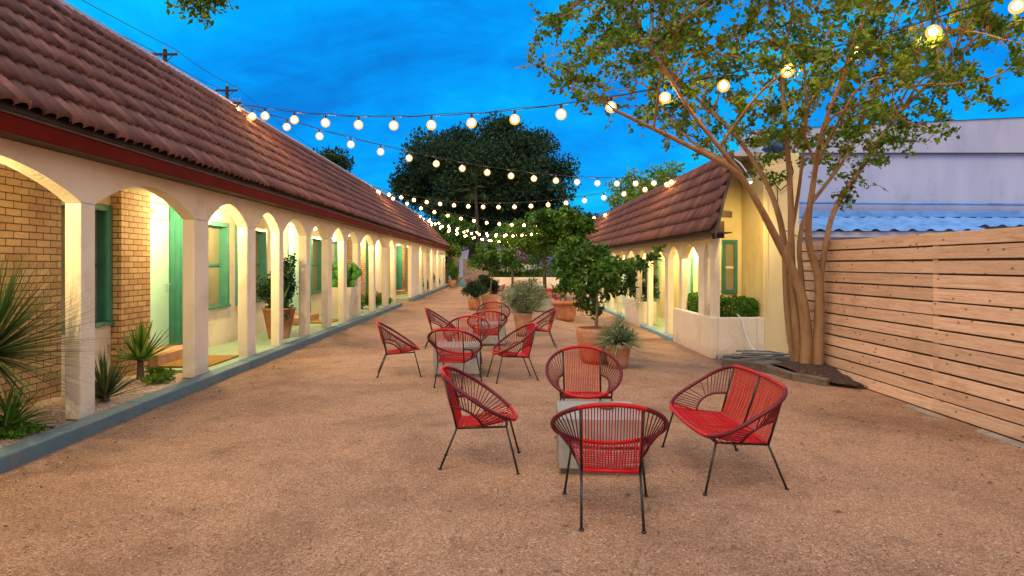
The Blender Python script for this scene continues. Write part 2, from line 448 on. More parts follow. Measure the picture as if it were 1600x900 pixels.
def clump_foliage(name, c, r, n, size, mat, parent, seed=1, aspect=.55, nclump=26, shell=.35, cr=.35, up=.3, zmin=-.7, leaf_jit=.4):
    """leaves gathered into clumps through a crown's volume, with gaps between them"""
    rng = np.random.default_rng(seed)
    cen = ellipsoid_pts(nclump, c, np.array(r)*(1-cr*.6), rng, shell, zmin)
    k = rng.integers(0, nclump, n); rr = np.array(r)*cr*rng.uniform(.6, 1.2, size=(nclump, 1))
    off = rng.normal(size=(n, 3)); off /= np.linalg.norm(off, axis=1, keepdims=True)
    off *= (rng.uniform(0, 1, size=(n, 1))**.45)
    pts = cen[k]+off*rr[k]
    V, F = leaves(pts, size, aspect, up, rng, off*.9, leaf_jit)
    tone = rng.uniform(-.25, .25, nclump)[k]
    rnd = np.clip(rng.uniform(.1, .9, n)+tone, 0, 1)
    return npmesh(name, V, F, mat, parent, rnd, world=not (c[0] == 0 and c[1] == 0))

def blades(name, c, n, L, w, mat, parent, seed=1, el=(5, 85), droop=.3, fold=.25, segs=4, world=True):
    """rosette of tapering blades"""
    rng = np.random.default_rng(seed); V = []; F = []; rn = []
    c = np.array(c, float)
    for i in range(n):
        az = rng.uniform(0, 2*math.pi); e = R(rng.uniform(*el)); l = L*rng.uniform(.75, 1.1)
        d = np.array([math.cos(az)*math.cos(e), math.sin(az)*math.cos(e), math.sin(e)])
        side = np.array([-math.sin(az), math.cos(az), 0]); b = len(V); val = rng.uniform()
        p = c+d*.03
        for s in range(segs+1):
            t = s/segs; ww = w*(1-t)**.7*(.6+.4*min(1, t*4)) if s < segs else w*.04
            dd = d.copy(); dd[2] -= droop*t*1.2; dd /= np.linalg.norm(dd)
            if s: p = p+dd*l/segs
            n_ = np.cross(side, dd)
            V += [p+side*ww/2+n_*ww*fold, p, p-side*ww/2+n_*ww*fold]
            if s:
                k = b+3*s
                F += [(k-3, k-2, k+1, k), (k-2, k-1, k+2, k+1)]; rn += [val, val]
    return npmesh(name, np.array(V), F, mat, parent, rn, world)
BACK_LO, BACK_HI, BACK_TOP = (1.15, 1.0, .98), (1.1, 1.02, 1.08), (.75, .8, 1.0)
SUN_E, SUN_C = 2.2, (1, .80, .56)
EXPO = 0.0
# ================================================================== SETTING
def frange(a, b, s): return [a+i*s for i in range(int(round((b-a)/s))+1)]
xs = [-300, -120, -60, -30, -15]+frange(-8, 8, .4)+[10, 15, 30, 60, 120, 300]
ys = [-300, -100, -40, -15, -6]+frange(-2, 30, .4)+[35, 45, 60, 90, 150, 400]
g = MB(); nx = len(xs); rg = random.Random(3)
for y in ys:
    for x in xs:
        inn = -3.6 < x < 4.2 and -2 < y < 30
        g.v.append((x, y, gz(x, y)+(rg.uniform(-.012, .012) if inn else 0)))
for j in range(len(ys)-1):
    for i in range(nx-1): g.face((j*nx+i, j*nx+i+1, (j+1)*nx+i+1, (j+1)*nx+i))
struct(g.build('ground', M['gravel'], smooth=True))

# left walkway, its kerb and the gravel bed
KX = -3.85
def kerbline(name, x0, x1, y0, y1, z0, z1, mat, seed):
    m = MB(); r = random.Random(seed); y = y0
    while y < y1-.01:
        l = min(r.uniform(2.2, 3.2), y1-y); e = r.uniform(-.006, .006)
        m.box(x0+e, x1+e*.5, y+.003, y+l-.003, z0, z1+r.uniform(-.004, .004)); y += l
    return struct(m.build(name, mat, bevel=.015))
kerbline('kerb', KX-.21, KX, -3, 24.7, -.05, .122, M['kerb'], 1)
kerbline('kerb', KX-.21, KX, 27.7, 46, -.05, .122, M['kerb'], 2)
struct(MB().box(-5.6, KX-.213, 8.95, 24.7, -.05, .118).build('walkway', M['walk']))
struct(MB().box(-5.6, KX-.213, 27.7, 46, -.05, .118).build('walkway', M['walk']))
bed = MB(); r_ = random.Random(5); bx = frange(-5.6, KX-.213, .11); by = frange(-3, 8.94, .12)
for y in by:
    for x in bx: bed.v.append((x, y, .085+r_.uniform(-.012, .018)))
for j in range(len(by)-1):
    for i in range(len(bx)-1): bed.face((j*len(bx)+i, j*len(bx)+i+1, (j+1)*len(bx)+i+1, (j+1)*len(bx)+i))
struct(bed.build('gravel_bed', M['bedgravel'], smooth=True))

# soil bed round the tree on the right, with its edging
sb = MB(); n0 = 20; edge = [(4.62, 13.7), (4.3, 12.6), (4.12, 11.4), (4.02, 10.3), (4.0, 9.4), (4.08, 8.8), (4.3, 8.35), (4.6, 8.1)]
def edgex(y):
    for (xa, ya), (xb, yb) in zip(edge, edge[1:]):
        if yb <= y <= ya: return xb+(xa-xb)*(y-yb)/(ya-yb)
    return 4.6
rows = frange(8.15, 13.7, .15); r_ = random.Random(8)
for y in rows:
    x0 = edgex(y); x1 = 4.64 if y < 10.15 else 6.4
    for k in range(13):
        t = k/12; x = x0+(x1-x0)*t
        hump = .16*math.exp(-((x-4.45)**2+(y-9.3)**2)/.45)
        sb.v.append((x, y, gz(min(x, 4.4), y)+.035+hump+r_.uniform(-.01, .025)*(0 if k == 0 else 1)))
for j in range(len(rows)-1):
    for k in range(12): sb.face((j*13+k, j*13+k+1, (j+1)*13+k+1, (j+1)*13+k))
struct(sb.build('soil_bed', M['mulch'], smooth=True))

# ================================================================== LEFT MOTEL WING
mot = thing('motel_wing', 'long cream arcaded motel wing with orange brick and steep clay tile roof', 'building', (-8, 20, 0))
FX, BX = -4.08, -4.245          # courtyard face and back face of the arcade
SP, AP, TOP = 2.2, 2.5, 2.63    # springing, crown, top of the arcade
def arcade(parent, xf, xb, posts, zb, zs, za, zt, mat, half_first=False):
    m = MB()
    lo, hi = min(xf, xb), max(xf, xb)
    for (a, b) in posts:            # wall above each post
        for x in (xf, xb): m.quad([(x, a, zs), (x, b, zs), (x, b, zt), (x, a, zt)], r=.5)
    for (p, q) in zip(posts, posts[1:]):
        y0, y1 = p[1], q[0]; n = 20; pr = []
        for i in range(n+1):
            u = -1+2*i/n
            pr.append((y0+(y1-y0)*i/n, zs+(za-zs)*(1-abs(u)**1.75)**.92))
        for (ya, z_a), (yb, z_b) in zip(pr, pr[1:]):
            for x in (xf, xb): m.quad([(x, ya, z_a), (x, yb, z_b), (x, yb, zt), (x, ya, zt)], r=.5)
            m.quad([(lo, ya, z_a), (hi, ya, z_a), (hi, yb, z_b), (lo, yb, z_b)], r=.5)
    y0, y1 = posts[0][0], posts[-1][1]
    m.quad([(lo, y0, zs), (hi, y0, zs), (hi, y0, zt), (lo, y0, zt)], r=.5)
    m.quad([(lo, y1, zs), (hi, y1, zs), (hi, y1, zt), (lo, y1, zt)], r=.5)
    m.build('arched_wall', mat, parent)
    rr = random.Random(int(posts[0][0]*10))
    for (a, b) in posts:
        t = MB().box(lo+.001, hi-.001, a, b, zb, zs)
        t.build('post', mat, parent, bevel=.016)
PL = [(-.6, -.3), (3.55, 3.8), (6.2, 6.42), (8.48, 8.9), (10.25, 10.6), (11.72, 11.94), (13.33, 13.6), (15.0, 15.34), (16.5, 16.8), (18.1, 18.46), (20.3, 20.6), (22.5, 22.95), (24.2, 24.5)]
arcade(mot, FX, BX, PL, .09, SP, AP, TOP, M['stucco'])
PL2 = [(28.7, 31.4), (32.4, 32.8), (34.3, 34.6), (35.8, 36.1), (37.4, 37.8), (39.2, 39.5), (40.9, 41.2), (42.5, 42.9), (44.2, 44.6), (45.4, 45.8)]
arcade(mot, FX, BX, PL2, .09, SP, AP, TOP, M['stucco'])
# beam over the drive between the two arcades
MB().box(BX, FX, 24.503, 28.697, 2.42, TOP).build('beam', M['stucco'], mot)
MB().box(-5.5, -3.79, -4, 45.6, TOP+.004, TOP+.03).build('soffit', M['brown'], mot)
MB().box(-5.19, BX-.006, -4, 45.6, TOP-.02, TOP-.004).build('porch_ceiling', M['soffit'], mot)
MB().box(-3.79, -3.755, -4, 45.6, 2.61, 2.80).build('fascia', M['fascia'], mot, bevel=.004)

# ---- facade behind the arcade (its front face is at WX)
WX, WT = -5.2, -5.6
def solid(y0, y1, z0=-.05, z1=2.61): MB().box(WT, WX, y0, y1, z0, z1).build('wall', M['stucco'], mot)
def pier(y0, y1, out=.14):
    MB().box(WT+.01, WX+out, y0, y1, -.05, 2.608).build('brick_pier', M['brick'], mot)
def window(y0, y1, z0=.8, z1=2.38):
    solid(y0, y1, -.05, z0); solid(y0, y1, z1, 2.61)
    w = MB(); f = .085
    w.box(WX-.17, WX+.03, y0+.002, y0+f, z0+.05, z1-.002); w.box(WX-.17, WX+.03, y1-f, y1-.002, z0+.05, z1-.002)
    w.box(WX-.17, WX+.028, y0+f+.001, y1-f-.001, z1-f, z1-.002)
    w.box(WX-.15, WX-.11, y0+f+.001, y1-f-.001, (z0+z1)/2-.025, (z0+z1)/2+.025)
    wo = w.build('window', M['green'], mot, bevel=.004)
    MB().box(WX-.2, WX+.06, y0+.004, y1-.004, z0+.004, z0+.048).build('sill', M['green'], wo, bevel=.004)
    MB().box(WX-.145, WX-.13, y0+f, y1-f, z0+.05, z1-f).build('pane', M['pane'], wo)
def door(y0, y1, leafmat, number=None, step=True, zb=.118):
    zt = 2.3
    solid(y0, y1, 2.55, 2.61)
    d = MB().box(WX-.25, WX-.20, y0+.03, y1-.05, .3, zt)
    do = d.build('door', leafmat, mot, bevel=.004)
    fr = MB()
    for k, x in enumerate((WX-.20, WX-.115, WX-.03)):     # stepped jamb
        fr.box(x+.002, x+.088, y1-.048+k*.012, y1-.002, .3, 2.548)
    fr.build('door_frame', M['green'], do, bevel=.004)
    MB().box(WX-.25, WX+.02, y0+.001, y0+.028, .3, 2.548).build('door_frame', M['green'], do)
    MB().box(WX-.247, WX-.203, y0+.032, y1-.052, zt+.012, 2.546).build('transom_panel', leafmat, do)
    h = MB().tube([(WX-.20, y1-.13, 1.28), (WX-.14, y1-.13, 1.28), (WX-.135, y1-.20, 1.28)], .012, 8)
    h.build('handle', M['cap'], do)
    MB().box(WX-.31, WX+.26, y0-.02, y1+.05, zb, .296).build('step', M['terracotta_pale'], mot, bevel=.012)
    if number:
        cu = bpy.data.curves.new('number', 'FONT'); cu.body = number; cu.size = .12; cu.extrude = .004
        ob = bpy.data.objects.new('number', cu); COL.objects.link(ob)
        bpy.context.view_layer.update()
        me = bpy.data.meshes.new_from_object(ob.evaluated_get(bpy.context.evaluated_depsgraph_get()))
        COL.objects.unlink(ob); bpy.data.objects.remove(ob)
        me.materials.clear(); me.materials.append(M['dark_text'])
        no = bpy.data.objects.new('door_number', me); COL.objects.link(no); no.parent = do
        o = origin_of(do)
        no.location = Vector((WX-.196, y0+.585, 2.385))-o; no.rotation_euler = (R(90), 0, R(90))
MB().box(WT+.01, WX+.14, -4, 7.34, -.05, 2.608).build('brick_wall', M['brick'], mot)
window(7.345, 8.495); pier(8.5, 9.2); door(9.2, 10.42, M['mint'], '101')
solid(10.42, 10.85); window(10.85, 12.13); solid(12.13, 12.45); window(12.45, 14.08)
solid(14.08, 15.2); door(15.5, 17.2, M['mint']); solid(15.2, 15.5); solid(17.2, 17.35); window(17.35, 18.55); solid(18.55, 19.0); window(19.0, 20.45)
pier(20.5, 23.9, .1); door(23.95, 25.2, M['green']); solid(25.2, 31.3)
door(31.3, 32.9, M['green']); pier(32.95, 36.6); solid(36.6, 37.6); window(37.6, 39); pier(39, 41); window(41, 42.4); solid(42.4, 46)
MB().box(-13.5, WT-.01, -4, 45.6, -.05, 4.7).build('rear_block', M['stucco'], mot)
MB().box(-5.1, -4.9, 26.2, 27.4, .0, .42).build('bench', M['bench'], mot)

# ---- tile roof: every tile modelled
def tile_roof(name, parent, eave, ridge, y0f, y1f, nrow, tw, mat, seed):
    """eave/ridge: (x,z). y0f(t), y1f(t): near and far end at slope position t"""
    rng = np.random.default_rng(seed)
    e = np.array(eave); r = np.array(ridge); d = r-e; L = np.linalg.norm(d); d /= L
    nrm = np.array([-d[1], d[0]]) if d[0] < 0 else np.array([-d[1], d[0]])
    if nrm[1] < 0: nrm = -nrm
    us = np.array([0, .05, .12, .22, .36, .5, .64, .78, .88, .95, 1.0]); hs = np.array([0, .010, .030, .048, .060, .064, .060, .048, .030, .010, 0])
    V = []; F = []; rn = []; ex = L/nrow
    for k in range(nrow):
        t0 = k*ex; t1 = min((k+1)*ex+.05, L)
        ya, yb = y0f(k/nrow), y1f(k/nrow)
        nt = int((yb-ya)/tw)
        for i in range(nt):
            lift = .046+rng.uniform(-.006, .006); tone = float(np.clip(rng.normal(.5, .3), 0, 1)); sl = rng.uniform(-.012, .012)
            y = ya+i*tw+rng.uniform(-.004, .004); b = len(V); n = len(us)
            for (s, off) in ((t0+sl, lift-.03), (t0+sl, lift), ((t0+t1)/2, lift*.5), (t1, .0)):
                for u, h in zip(us, hs):
                    hh = h*(1.0 if off != lift-.03 else .85)+off
                    p = e+d*s+nrm*hh; V.append((p[0], y+u*tw, p[1]))
            for a in range(3):
                for j in range(n-1):
                    F.append((b+a*n+j, b+a*n+j+1, b+(a+1)*n+j+1, b+(a+1)*n+j)); rn.append(tone)
    o = npmesh(name, np.array(V), F, mat, parent, rn)
    return o, nrm, d, L
EV, RG = (-3.72, 2.79), (-5.33, 4.70)
roof, nrm, d_, L_ = tile_roof('roof', mot, EV, RG, lambda t: -4, lambda t: 45.5-3.6*t, 8, .158, M['tile'], 4)
# board under the tiles, and the edge metal along the top
ub = MB(); a = Vector((EV[0]+.0, 0, EV[1]-.02)); b = Vector((RG[0], 0, RG[1]-.02))
ub.quad([(a.x, -4, a.z), (a.x, 45.4, a.z), (b.x, 41.8, b.z), (b.x, -4, b.z)])
ub.quad([(a.x, 45.4, a.z), (b.x, 45.4, a.z), (b.x, 41.8, b.z)])
ub.build('roof_deck', M['brown'], mot)
MB().box(-5.62, -5.30, -4, 41.8, 4.69, 4.79).build('roof_edge', M['cap'], roof)
MB().box(-3.9, -3.74, -4, 45.4, 2.745, 2.775).build('gutter_board', M['brown'], mot)

# porch lamps under the ceiling
def porch_lamp(parent, x, y, z, power, color=(1, .80, .38), back=None):
    m = MB(); m.lathe([(.06, 0), (.06, -.03), (.035, -.035)], (x, y, z), 14)
    lo = m.build('porch_lamp', M['black_metal'], parent)
    g_ = MB().lathe([(.03, -.036), (.05, -.05), (.06, -.09), (.045, -.13), (.015, -.15)], (x, y, z), 14)
    g_.build('lamp_globe', M['lamp'], lo, smooth=True)
    li = bpy.data.lights.new('lamp_light', 'POINT'); li.energy = power; li.color = color; li.shadow_soft_size = .06
    ob = bpy.data.objects.new('lamp_light', li); COL.objects.link(ob); ob.parent = lo
    ob.location = Vector((x, y, z-.22))-origin_of(lo)
LAMP = 118
for y, k in ((2.2, 1.1), (5.0, 1.2), (9.75, 1.2), (11.25, .9), (16.1, 1.2), (19.6, .8), (23.4, 1.1), (26.4, .9), (32.0, 1.1), (36.7, 1), (40.3, 1), (44, 1)):
    porch_lamp(mot, -4.72, y, TOP-.021, LAMP*k)

# door mats
def mat_(x0, x1, y0, y1, label):
    m = MB(); m.box(x0, x1, y0, y1, .122, .146)
    tag(m.build('door_mat', M['coir'], bevel=.006), label, 'door mat', 'coir door mats')
mat_(-4.93, -4.22, 9.15, 10.25, 'tan coir door mat in front of door 101')
mat_(-4.9, -4.3, 16.0, 16.9, 'small tan door mat further along the green walkway past the potted plant')
mat_(-4.9, -4.3, 31.6, 32.6, 'distant tan door mat before the green door past the gap in the arcade')

# ================================================================== RIGHT MOTEL WING
RX, RB, GZ = 4.56, 4.72, -.43
rw = thing('motel_wing', 'smaller cream arcaded wing with purple brown tile roof and end window', 'building', (6.5, 22, GZ))
PR = [(13.87, 14.10), (14.5, 14.9), (16.3, 16.52), (17.62, 18.0), (20.0, 20.2), (21.6, 21.95), (23.4, 23.7), (25.2, 25.5), (27, 27.3), (29, 29.35), (31, 31.3), (33, 33.3), (35, 35.3)]
arcade(rw, RX, RB, PR, GZ+.05, 1.74, 2.08, 2.24, M['stucco'])
kerbline('kerb', 4.45, 4.62, 16.95, 20.7, GZ-.05, GZ+.10, M['kerb_aqua'], 4)
kerbline('kerb', 4.45, 4.62, 23.2, 36, GZ-.05, GZ+.10, M['kerb_aqua'], 6)
struct(MB().box(4.623, 5.75, 16.95, 36, GZ-.05, GZ+.096).build('walkway', M['walk']))
MB().box(5.7, 6.1, 17.0, 36, GZ-.05, 2.22).build('rear_wall', M['stucco_yellow'], rw)
MB().box(4.3, 4.74, 13.2, 36, 2.245, 2.27).build('soffit', M['brown'], rw)
MB().box(4.742, 5.7, 15.21, 36, 2.246, 2.27).build('porch_ceiling', M['soffit'], rw)
MB().box(4.26, 4.295, 13.0, 36.2, 2.16, 2.29).build('fascia', M['brown'], rw)
# room block at the near end, with its window
MB().box(5.19, 6.2, 15.2, 17.0, GZ-.05, 2.24).build('end_wall', M['stucco_yellow'], rw)
gb = MB()   # gable above the end wall
gb.quad([(4.75, 15.2, 2.242), (6.2, 15.2, 2.242), (6.2, 15.2, 4.0), (5.35, 15.2, 4.0)]); gb.quad([(4.75, 15.35, 2.242), (6.2, 15.35, 2.242), (6.2, 15.35, 4.0), (5.35, 15.35, 4.0)])
gb.build('gable', M['stucco_yellow'], rw)
MB().box(5.67, 6.45, 13.9, 15.18, GZ-.1, 4.02).build('corner_wall', M['stucco_yellow'], rw, bevel=.02)
MB().box(5.72, 6.44, 15.36, 37, GZ-.05, 4.0).build('rear_block', M['stucco_white'], rw)
w = MB(); y = 15.2
wx0, wx1, wz0, wz1 = 5.2, 5.57, .92, 2.18
for (x0, x1, z0, z1) in ((wx0, wx0+.085, wz0, wz1), (wx1-.085, wx1, wz0, wz1)): w.box(x0, x1, y-.05, y-.003, z0, z1)
w.box(wx0+.087, wx1-.087, y-.049, y-.003, wz1-.085, wz1-.001); w.box(wx0+.087, wx1-.087, y-.049, y-.003, wz0+.001, wz0+.085)
wo = w.build('window', M['green'], rw, bevel=.004)
MB().box(wx0+.088, wx1-.088, y-.03, y-.006, 1.50, 1.555).build('sash_rail', M['stucco'], wo)
MB().box(wx0+.087, wx1-.087, y-.02, y-.002, wz0+.086, wz1-.086).build('pane', M['pane'], wo)
# green window and doors inside the arcade
for (a, b) in ((23.2, 24.4), (27.5, 28.6), (31.5, 32.6)):
    w = MB(); w.box(5.64, 5.698, a, a+.09, .35, 1.9); w.box(5.64, 5.698, b-.09, b, .35, 1.9); w.box(5.642, 5.698, a+.092, b-.092, 1.81, 1.9); w.box(5.642, 5.698, a+.092, b-.092, .35, .43)
    wo = w.build('window', M['green'], rw); MB().box(5.67, 5.697, a+.09, b-.09, .43, 1.81).build('pane', M['pane'], wo)
for (a, b) in ((19.2, 20.2), (25.4, 26.4), (29.4, 30.4)):
    do = MB().box(5.66, 5.698, a, b, GZ+.1, 1.72).build('door', M['mint'], rw)
    f = MB(); f.box(5.64, 5.699, a-.08, a-.002, GZ+.1, 1.8); f.box(5.64, 5.699, b+.002, b+.08, GZ+.1, 1.8); f.box(5.64, 5.699, a-.0021, b+.0021, 1.722, 1.8); f.build('door_frame', M['green'], do)
RE, RR = (4.2, 2.27), (5.1, 4.09)
rroof, *_ = tile_roof('roof', rw, RE, RR, lambda t: 12.84+1.41*t, lambda t: 36, 6, .15, M['tile'], 9)
ub = MB()
ub.quad([(4.2, 12.86, 2.24), (5.1, 14.27, 4.06), (5.1, 36, 4.06), (4.2, 36, 2.24)])
ub.build('roof_deck', M['brown'], rw)
MB().box(5.06, 5.75, 14.3, 36, 4.02, 4.12).build('roof_edge', M['cap'], rroof)
MB().beam((4.24, 12.86, 2.17), (5.14, 14.25, 3.98), .07, .17).build('rake_board', M['brown'], rw)
MB().beam((4.62, 13.6, 2.68), (5.05, 14.15, 2.70), .06, .14).build('bracket', M['brown'], rw)
MB().box(4.56, 4.72, 13.60, 13.74, 2.16, 2.52).build('bracket', M['brown'], rw, bevel=.01)
# downpipe along the corner
MB().tube([(5.74, 13.86, 4.0), (5.74, 13.86, .5)], .014, 8).build('conduit', M['stucco_yellow'], rw)
for x, y, k in ((4.98, 16.0, .7), (5.2, 18.6, 1.5), (5.2, 22.0, 1.4), (5.2, 26.5, 1.4), (5.2, 30.5, 1.3)):
    porch_lamp(rw, x, y, 2.243, LAMP*k*1.0, (1, .82, .35))
# wall lamp that lights the end wall, under the gable
fl = MB(); fl.tube([(5.12, 14.3, 4.0), (5.05, 13.6, 3.75), (4.95, 12.85, 3.40), (4.95, 12.84, 3.36)], .016, 6)
fl.lathe([(.02, .1), (.05, .06), (.075, -.02), (.07, -.03)], (4.95, 12.84, 3.28), 14)
flo = fl.build('floodlight', M['cap'], rw)
MB().lathe([(.055, -.031), (.05, -.05), (.02, -.07)], (4.95, 12.84, 3.28), 14).build('lamp_globe', M['lamp'], flo)
li = bpy.data.lights.new('lamp_light', 'SPOT'); li.energy = LAMP*1.9; li.color = (1, .72, .22); li.shadow_soft_size = .08; li.spot_size = R(82); li.spot_blend = 1
lo_ = bpy.data.objects.new('lamp_light', li); COL.objects.link(lo_); lo_.parent = flo; lo_.location = Vector((4.95, 12.86, 3.18))-origin_of(flo); lo_.rotation_euler = (Vector((4.95, 12.86, 3.18))-Vector((5.3, 15.2, 1.75))).to_track_quat('Z', 'Y').to_euler()


# planters of the right wing (masonry boxes)
def planter(name, x0, x1, y0, y1, z0, z1, label, mat, cat='planter'):
    t = thing(name, label, cat, ((x0+x1)/2, (y0+y1)/2, z0)); w_ = .16
    m = MB()
    m.box(x0, x0+w_, y0, y1, z0-.1, z1); m.box(x1-w_, x1, y0, y1, z0-.1, z1)
    m.box(x0+w_+.001, x1-w_-.001, y0+.001, y0+w_, z0-.1, z1-.001); m.box(x0+w_+.001, x1-w_-.001, y1-w_, y1-.001, z0-.1, z1-.001)
    m.build('box', mat, t, bevel=.018)
    MB().box(x0+w_, x1-w_, y0+w_, y1-w_, z1-.3, z1-.05).build('soil', M['soil'], t)
    return t
planter('stucco_planter', 4.5, 5.665, 13.84, 16.9, GZ, .45, 'low cream stucco planter with a clipped hedge at the near end of the right wing', M['stucco'])
pl2 = planter('stucco_planter', 4.42, 5.0, 20.75, 23.1, GZ, .38, 'cream stucco planter halfway along the right wing holding a dark egg shaped shrub', M['stucco'])
def hedge(name, x0, x1, y0, y1, z0, z1, n, size, mat, label, seed, cat='hedge'):
    rng = np.random.default_rng(seed)
    t = thing(name, label, cat, ((x0+x1)/2, (y0+y1)/2, z0))
    c = np.array([(x0+x1)/2, (y0+y1)/2, (z0+z1)/2]); h = np.array([(x1-x0)/2, (y1-y0)/2, (z1-z0)/2])
    d = rng.uniform(-1, 1, size=(n, 3)); ax = rng.integers(0, 3, n); sgn = np.where(rng.uniform(size=n) < .5, -1, 1)
    d[np.arange(n), ax] = sgn*(1-rng.uniform(0, 1, n)**2*.4)
    q = np.linalg.norm(d, ord=6, axis=1, keepdims=True); d = d/np.maximum(q, 1)
    p = c+d*h
    p[:, 2] += .035*np.sin(p[:, 1]*7+p[:, 0]*5)+.03*np.sin(p[:, 0]*13)
    V, F = leaves(p, size, .62, .2, rng, d*1.2)
    npmesh('foliage', V, F, mat, t, np.clip(rng.uniform(0, .9, n)+.1*np.sin(p[:, 1]*9), 0, 1))
    s = MB(); r2 = random.Random(seed)
    for k in range(14):
        bx_, by_ = r2.uniform(x0+.1, x1-.1), r2.uniform(y0+.1, y1-.1)
        s.tube([(bx_, by_, z0-.1), (bx_+r2.uniform(-.05, .05), by_, z1-.08)], .008, 4)
    s.build('stem', M['bark_dark'], t)
    return t
hedge('boxwood_hedge', 4.72, 5.66, 14.0, 16.7, .42, .80, 9000, .055, M['leaf_box'], 'clipped glossy boxwood hedge filling the stucco planter below the green window', 11)
# ================================================================== FENCE (right)
fe = thing('cedar_fence', 'tall horizontal cedar board fence with dark gaps running down the right side', 'fence', (4.66, 6, 0))
bd = MB(); r_ = random.Random(21)
for k in range(13):
    z0 = .012+k*.1495; y = 10.1; first = True
    cuts = [10.1, 9.35-.0*(k % 2), 6.93, 5.25, 2.6, -.5]
    for ya, yb in zip(cuts, cuts[1:]):
        j = r_.uniform(-.004, .004); tw = r_.uniform(-.0045, .0045)
        bd.box(4.66+j, 4.682+j, yb+.002, ya-.002, z0+tw, z0+.130+tw)
bd.build('boards', M['cedar'], fe, bevel=.003)
for y in (9.35, 6.93, 5.25, 2.6, 0): MB().box(4.6905, 4.78, y-.045, y+.045, -.3, 1.93).build('fence_post', M['cedar'], fe)
MB().box(4.70, 4.72, -.5, 10.1, .0, 1.90).build('backing', M['brown'], fe)
# stones of the old edging along the foot of the fence
def slab(name, poly, z0, z1, mat, label, cat, group=None, seed=0):
    m = MB(); n = len(poly); r = random.Random(seed)
    top = [(x, y, z1+r.uniform(-.006, .006)) for x, y in poly]; bot = [(x, y, z0) for x, y in poly]
    m.v = top+bot; m.face(tuple(range(n)))
    for i in range(n):
        j = (i+1) % n; m.face((i, n+i, n+j, j))
    return tag(m.build(name, mat, bevel=.01), label, cat, group)
for (y, l, lab) in ((7.05, .42, 'flat pale edging stone half buried at the fence foot, farther of the two'), (5.95, .40, 'flat pale edging stone half buried at the fence foot, nearer of the two')):
    slab('edging_stone', [(4.50, y-l), (4.61, y-l), (4.62, y+.22), (4.53, y+.2)], -.05, .014, M['stone'], lab, 'stone', 'stones along the fence', int(y*10))
# flagstone and timber edging of the tree bed
slab('flagstone', [(4.55, 13.65), (4.22, 12.2), (4.62, 11.9), (5.5, 12.6), (5.5, 13.75)], -.5, gz(4.5, 12.8)+.085, M['stone'], 'grey flagstone under the coiled hose beside the planter', 'flagstone', None, 3)
te = MB(); pts = [(4.16, 12.0), (4.05, 11.2), (3.96, 10.3), (3.95, 9.5)]
for (a, b) in zip(pts, pts[1:]):
    te.beam((a[0], a[1], gz(*a)+.05), (b[0], b[1]+.01, gz(*b)+.05), .11, .17)
tag(te.build('timber_edging', M['timber'], bevel=.015), 'weathered grey timber edging curving round the tree bed', 'edging')
te = MB(); pts = [(3.95, 9.48), (4.02, 8.85), (4.28, 8.4)]
for (a, b) in zip(pts, pts[1:]):
    te.beam((a[0], a[1], .04), (b[0], b[1]+.01, .035), .10, .13)
tag(te.build('timber_edging', M['timber'], bevel=.015), 'low half buried timber edging at the near end of the tree bed', 'edging')
# hoses
hm = MB(); hm.smooth = True; r_ = random.Random(4); pts = []
for i in range(150):
    a = i*.27; rr = .42+.12*math.sin(i*.13)+.02*(i % 5)
    x, y = 5.0+rr*1.15*math.cos(a)+i*.002, 12.85+rr*.62*math.sin(a)
    pts.append((x, y, gz(min(x, 4.5), y)+.11+.018*(i//12)*.55+.02*math.sin(a*1.3)))
hm.tube(pts, .016, 7)
tag(hm.build('garden_hose', M['hose_grey']), 'grey garden hose lying in a loose coil on the flagstone', 'hose')
hm = MB(); hm.smooth = True
hm.tube([(5.12, 14.3, .52), (5.14, 14.0, .50), (5.17, 13.82, .42), (5.22, 13.76, .1), (5.30, 13.66, -.15), (5.36, 13.45, -.28), (5.4, 13.2, -.27), (5.36, 13.0, -.25)], .018, 8)
tag(hm.build('garden_hose', M['hose_white']), 'short white hose hanging over the planter wall below the hedge', 'hose')
# blue bundle and cable on the roof corner
bb = MB(); bb.smooth = True; rng = np.random.default_rng(5)
t = thing('tarp_bundle', 'crumpled blue tarp bundle at the top of the corner wall behind the tree', 'tarp', (5.95, 13.95, 4.03))
m = MB(); n_ = 14
for i in range(9):
    for k in range(n_):
        a = 2*math.pi*k/n_; ph = math.pi*i/8
        rr = .21*(1+rng.uniform(-.28, .28))
        m.v.append((rr*math.sin(ph)*math.cos(a)*1.2, rr*math.sin(ph)*math.sin(a), max(-.0, .16+rr*.8*math.cos(ph))))
for i in range(8):
    for k in range(n_): m.face((i*n_+k, i*n_+(k+1) % n_, (i+1)*n_+(k+1) % n_, (i+1)*n_+k))
m.build('cover', M['blue_tarp'], t, world=False)
cb = MB(); cb.smooth = True
cb.tube([(6.1, 13.86, 4.1), (6.22, 13.85, 3.9), (6.3, 13.86, 3.6), (6.2, 13.85, 3.35), (6.02, 13.86, 3.2), (5.9, 13.86, 3.35), (5.82, 13.86, 3.6), (5.7, 13.86, 3.55)], .014, 6)
cb.tube([(5.95, 13.86, 3.3), (5.97, 13.86, 2.7), (6.1, 13.86, 2.35), (6.4, 13.86, 2.2)], .009, 6)
tag(cb.build('power_cable', M['cable']), 'black power cable looping down the top of the corner wall', 'cable')

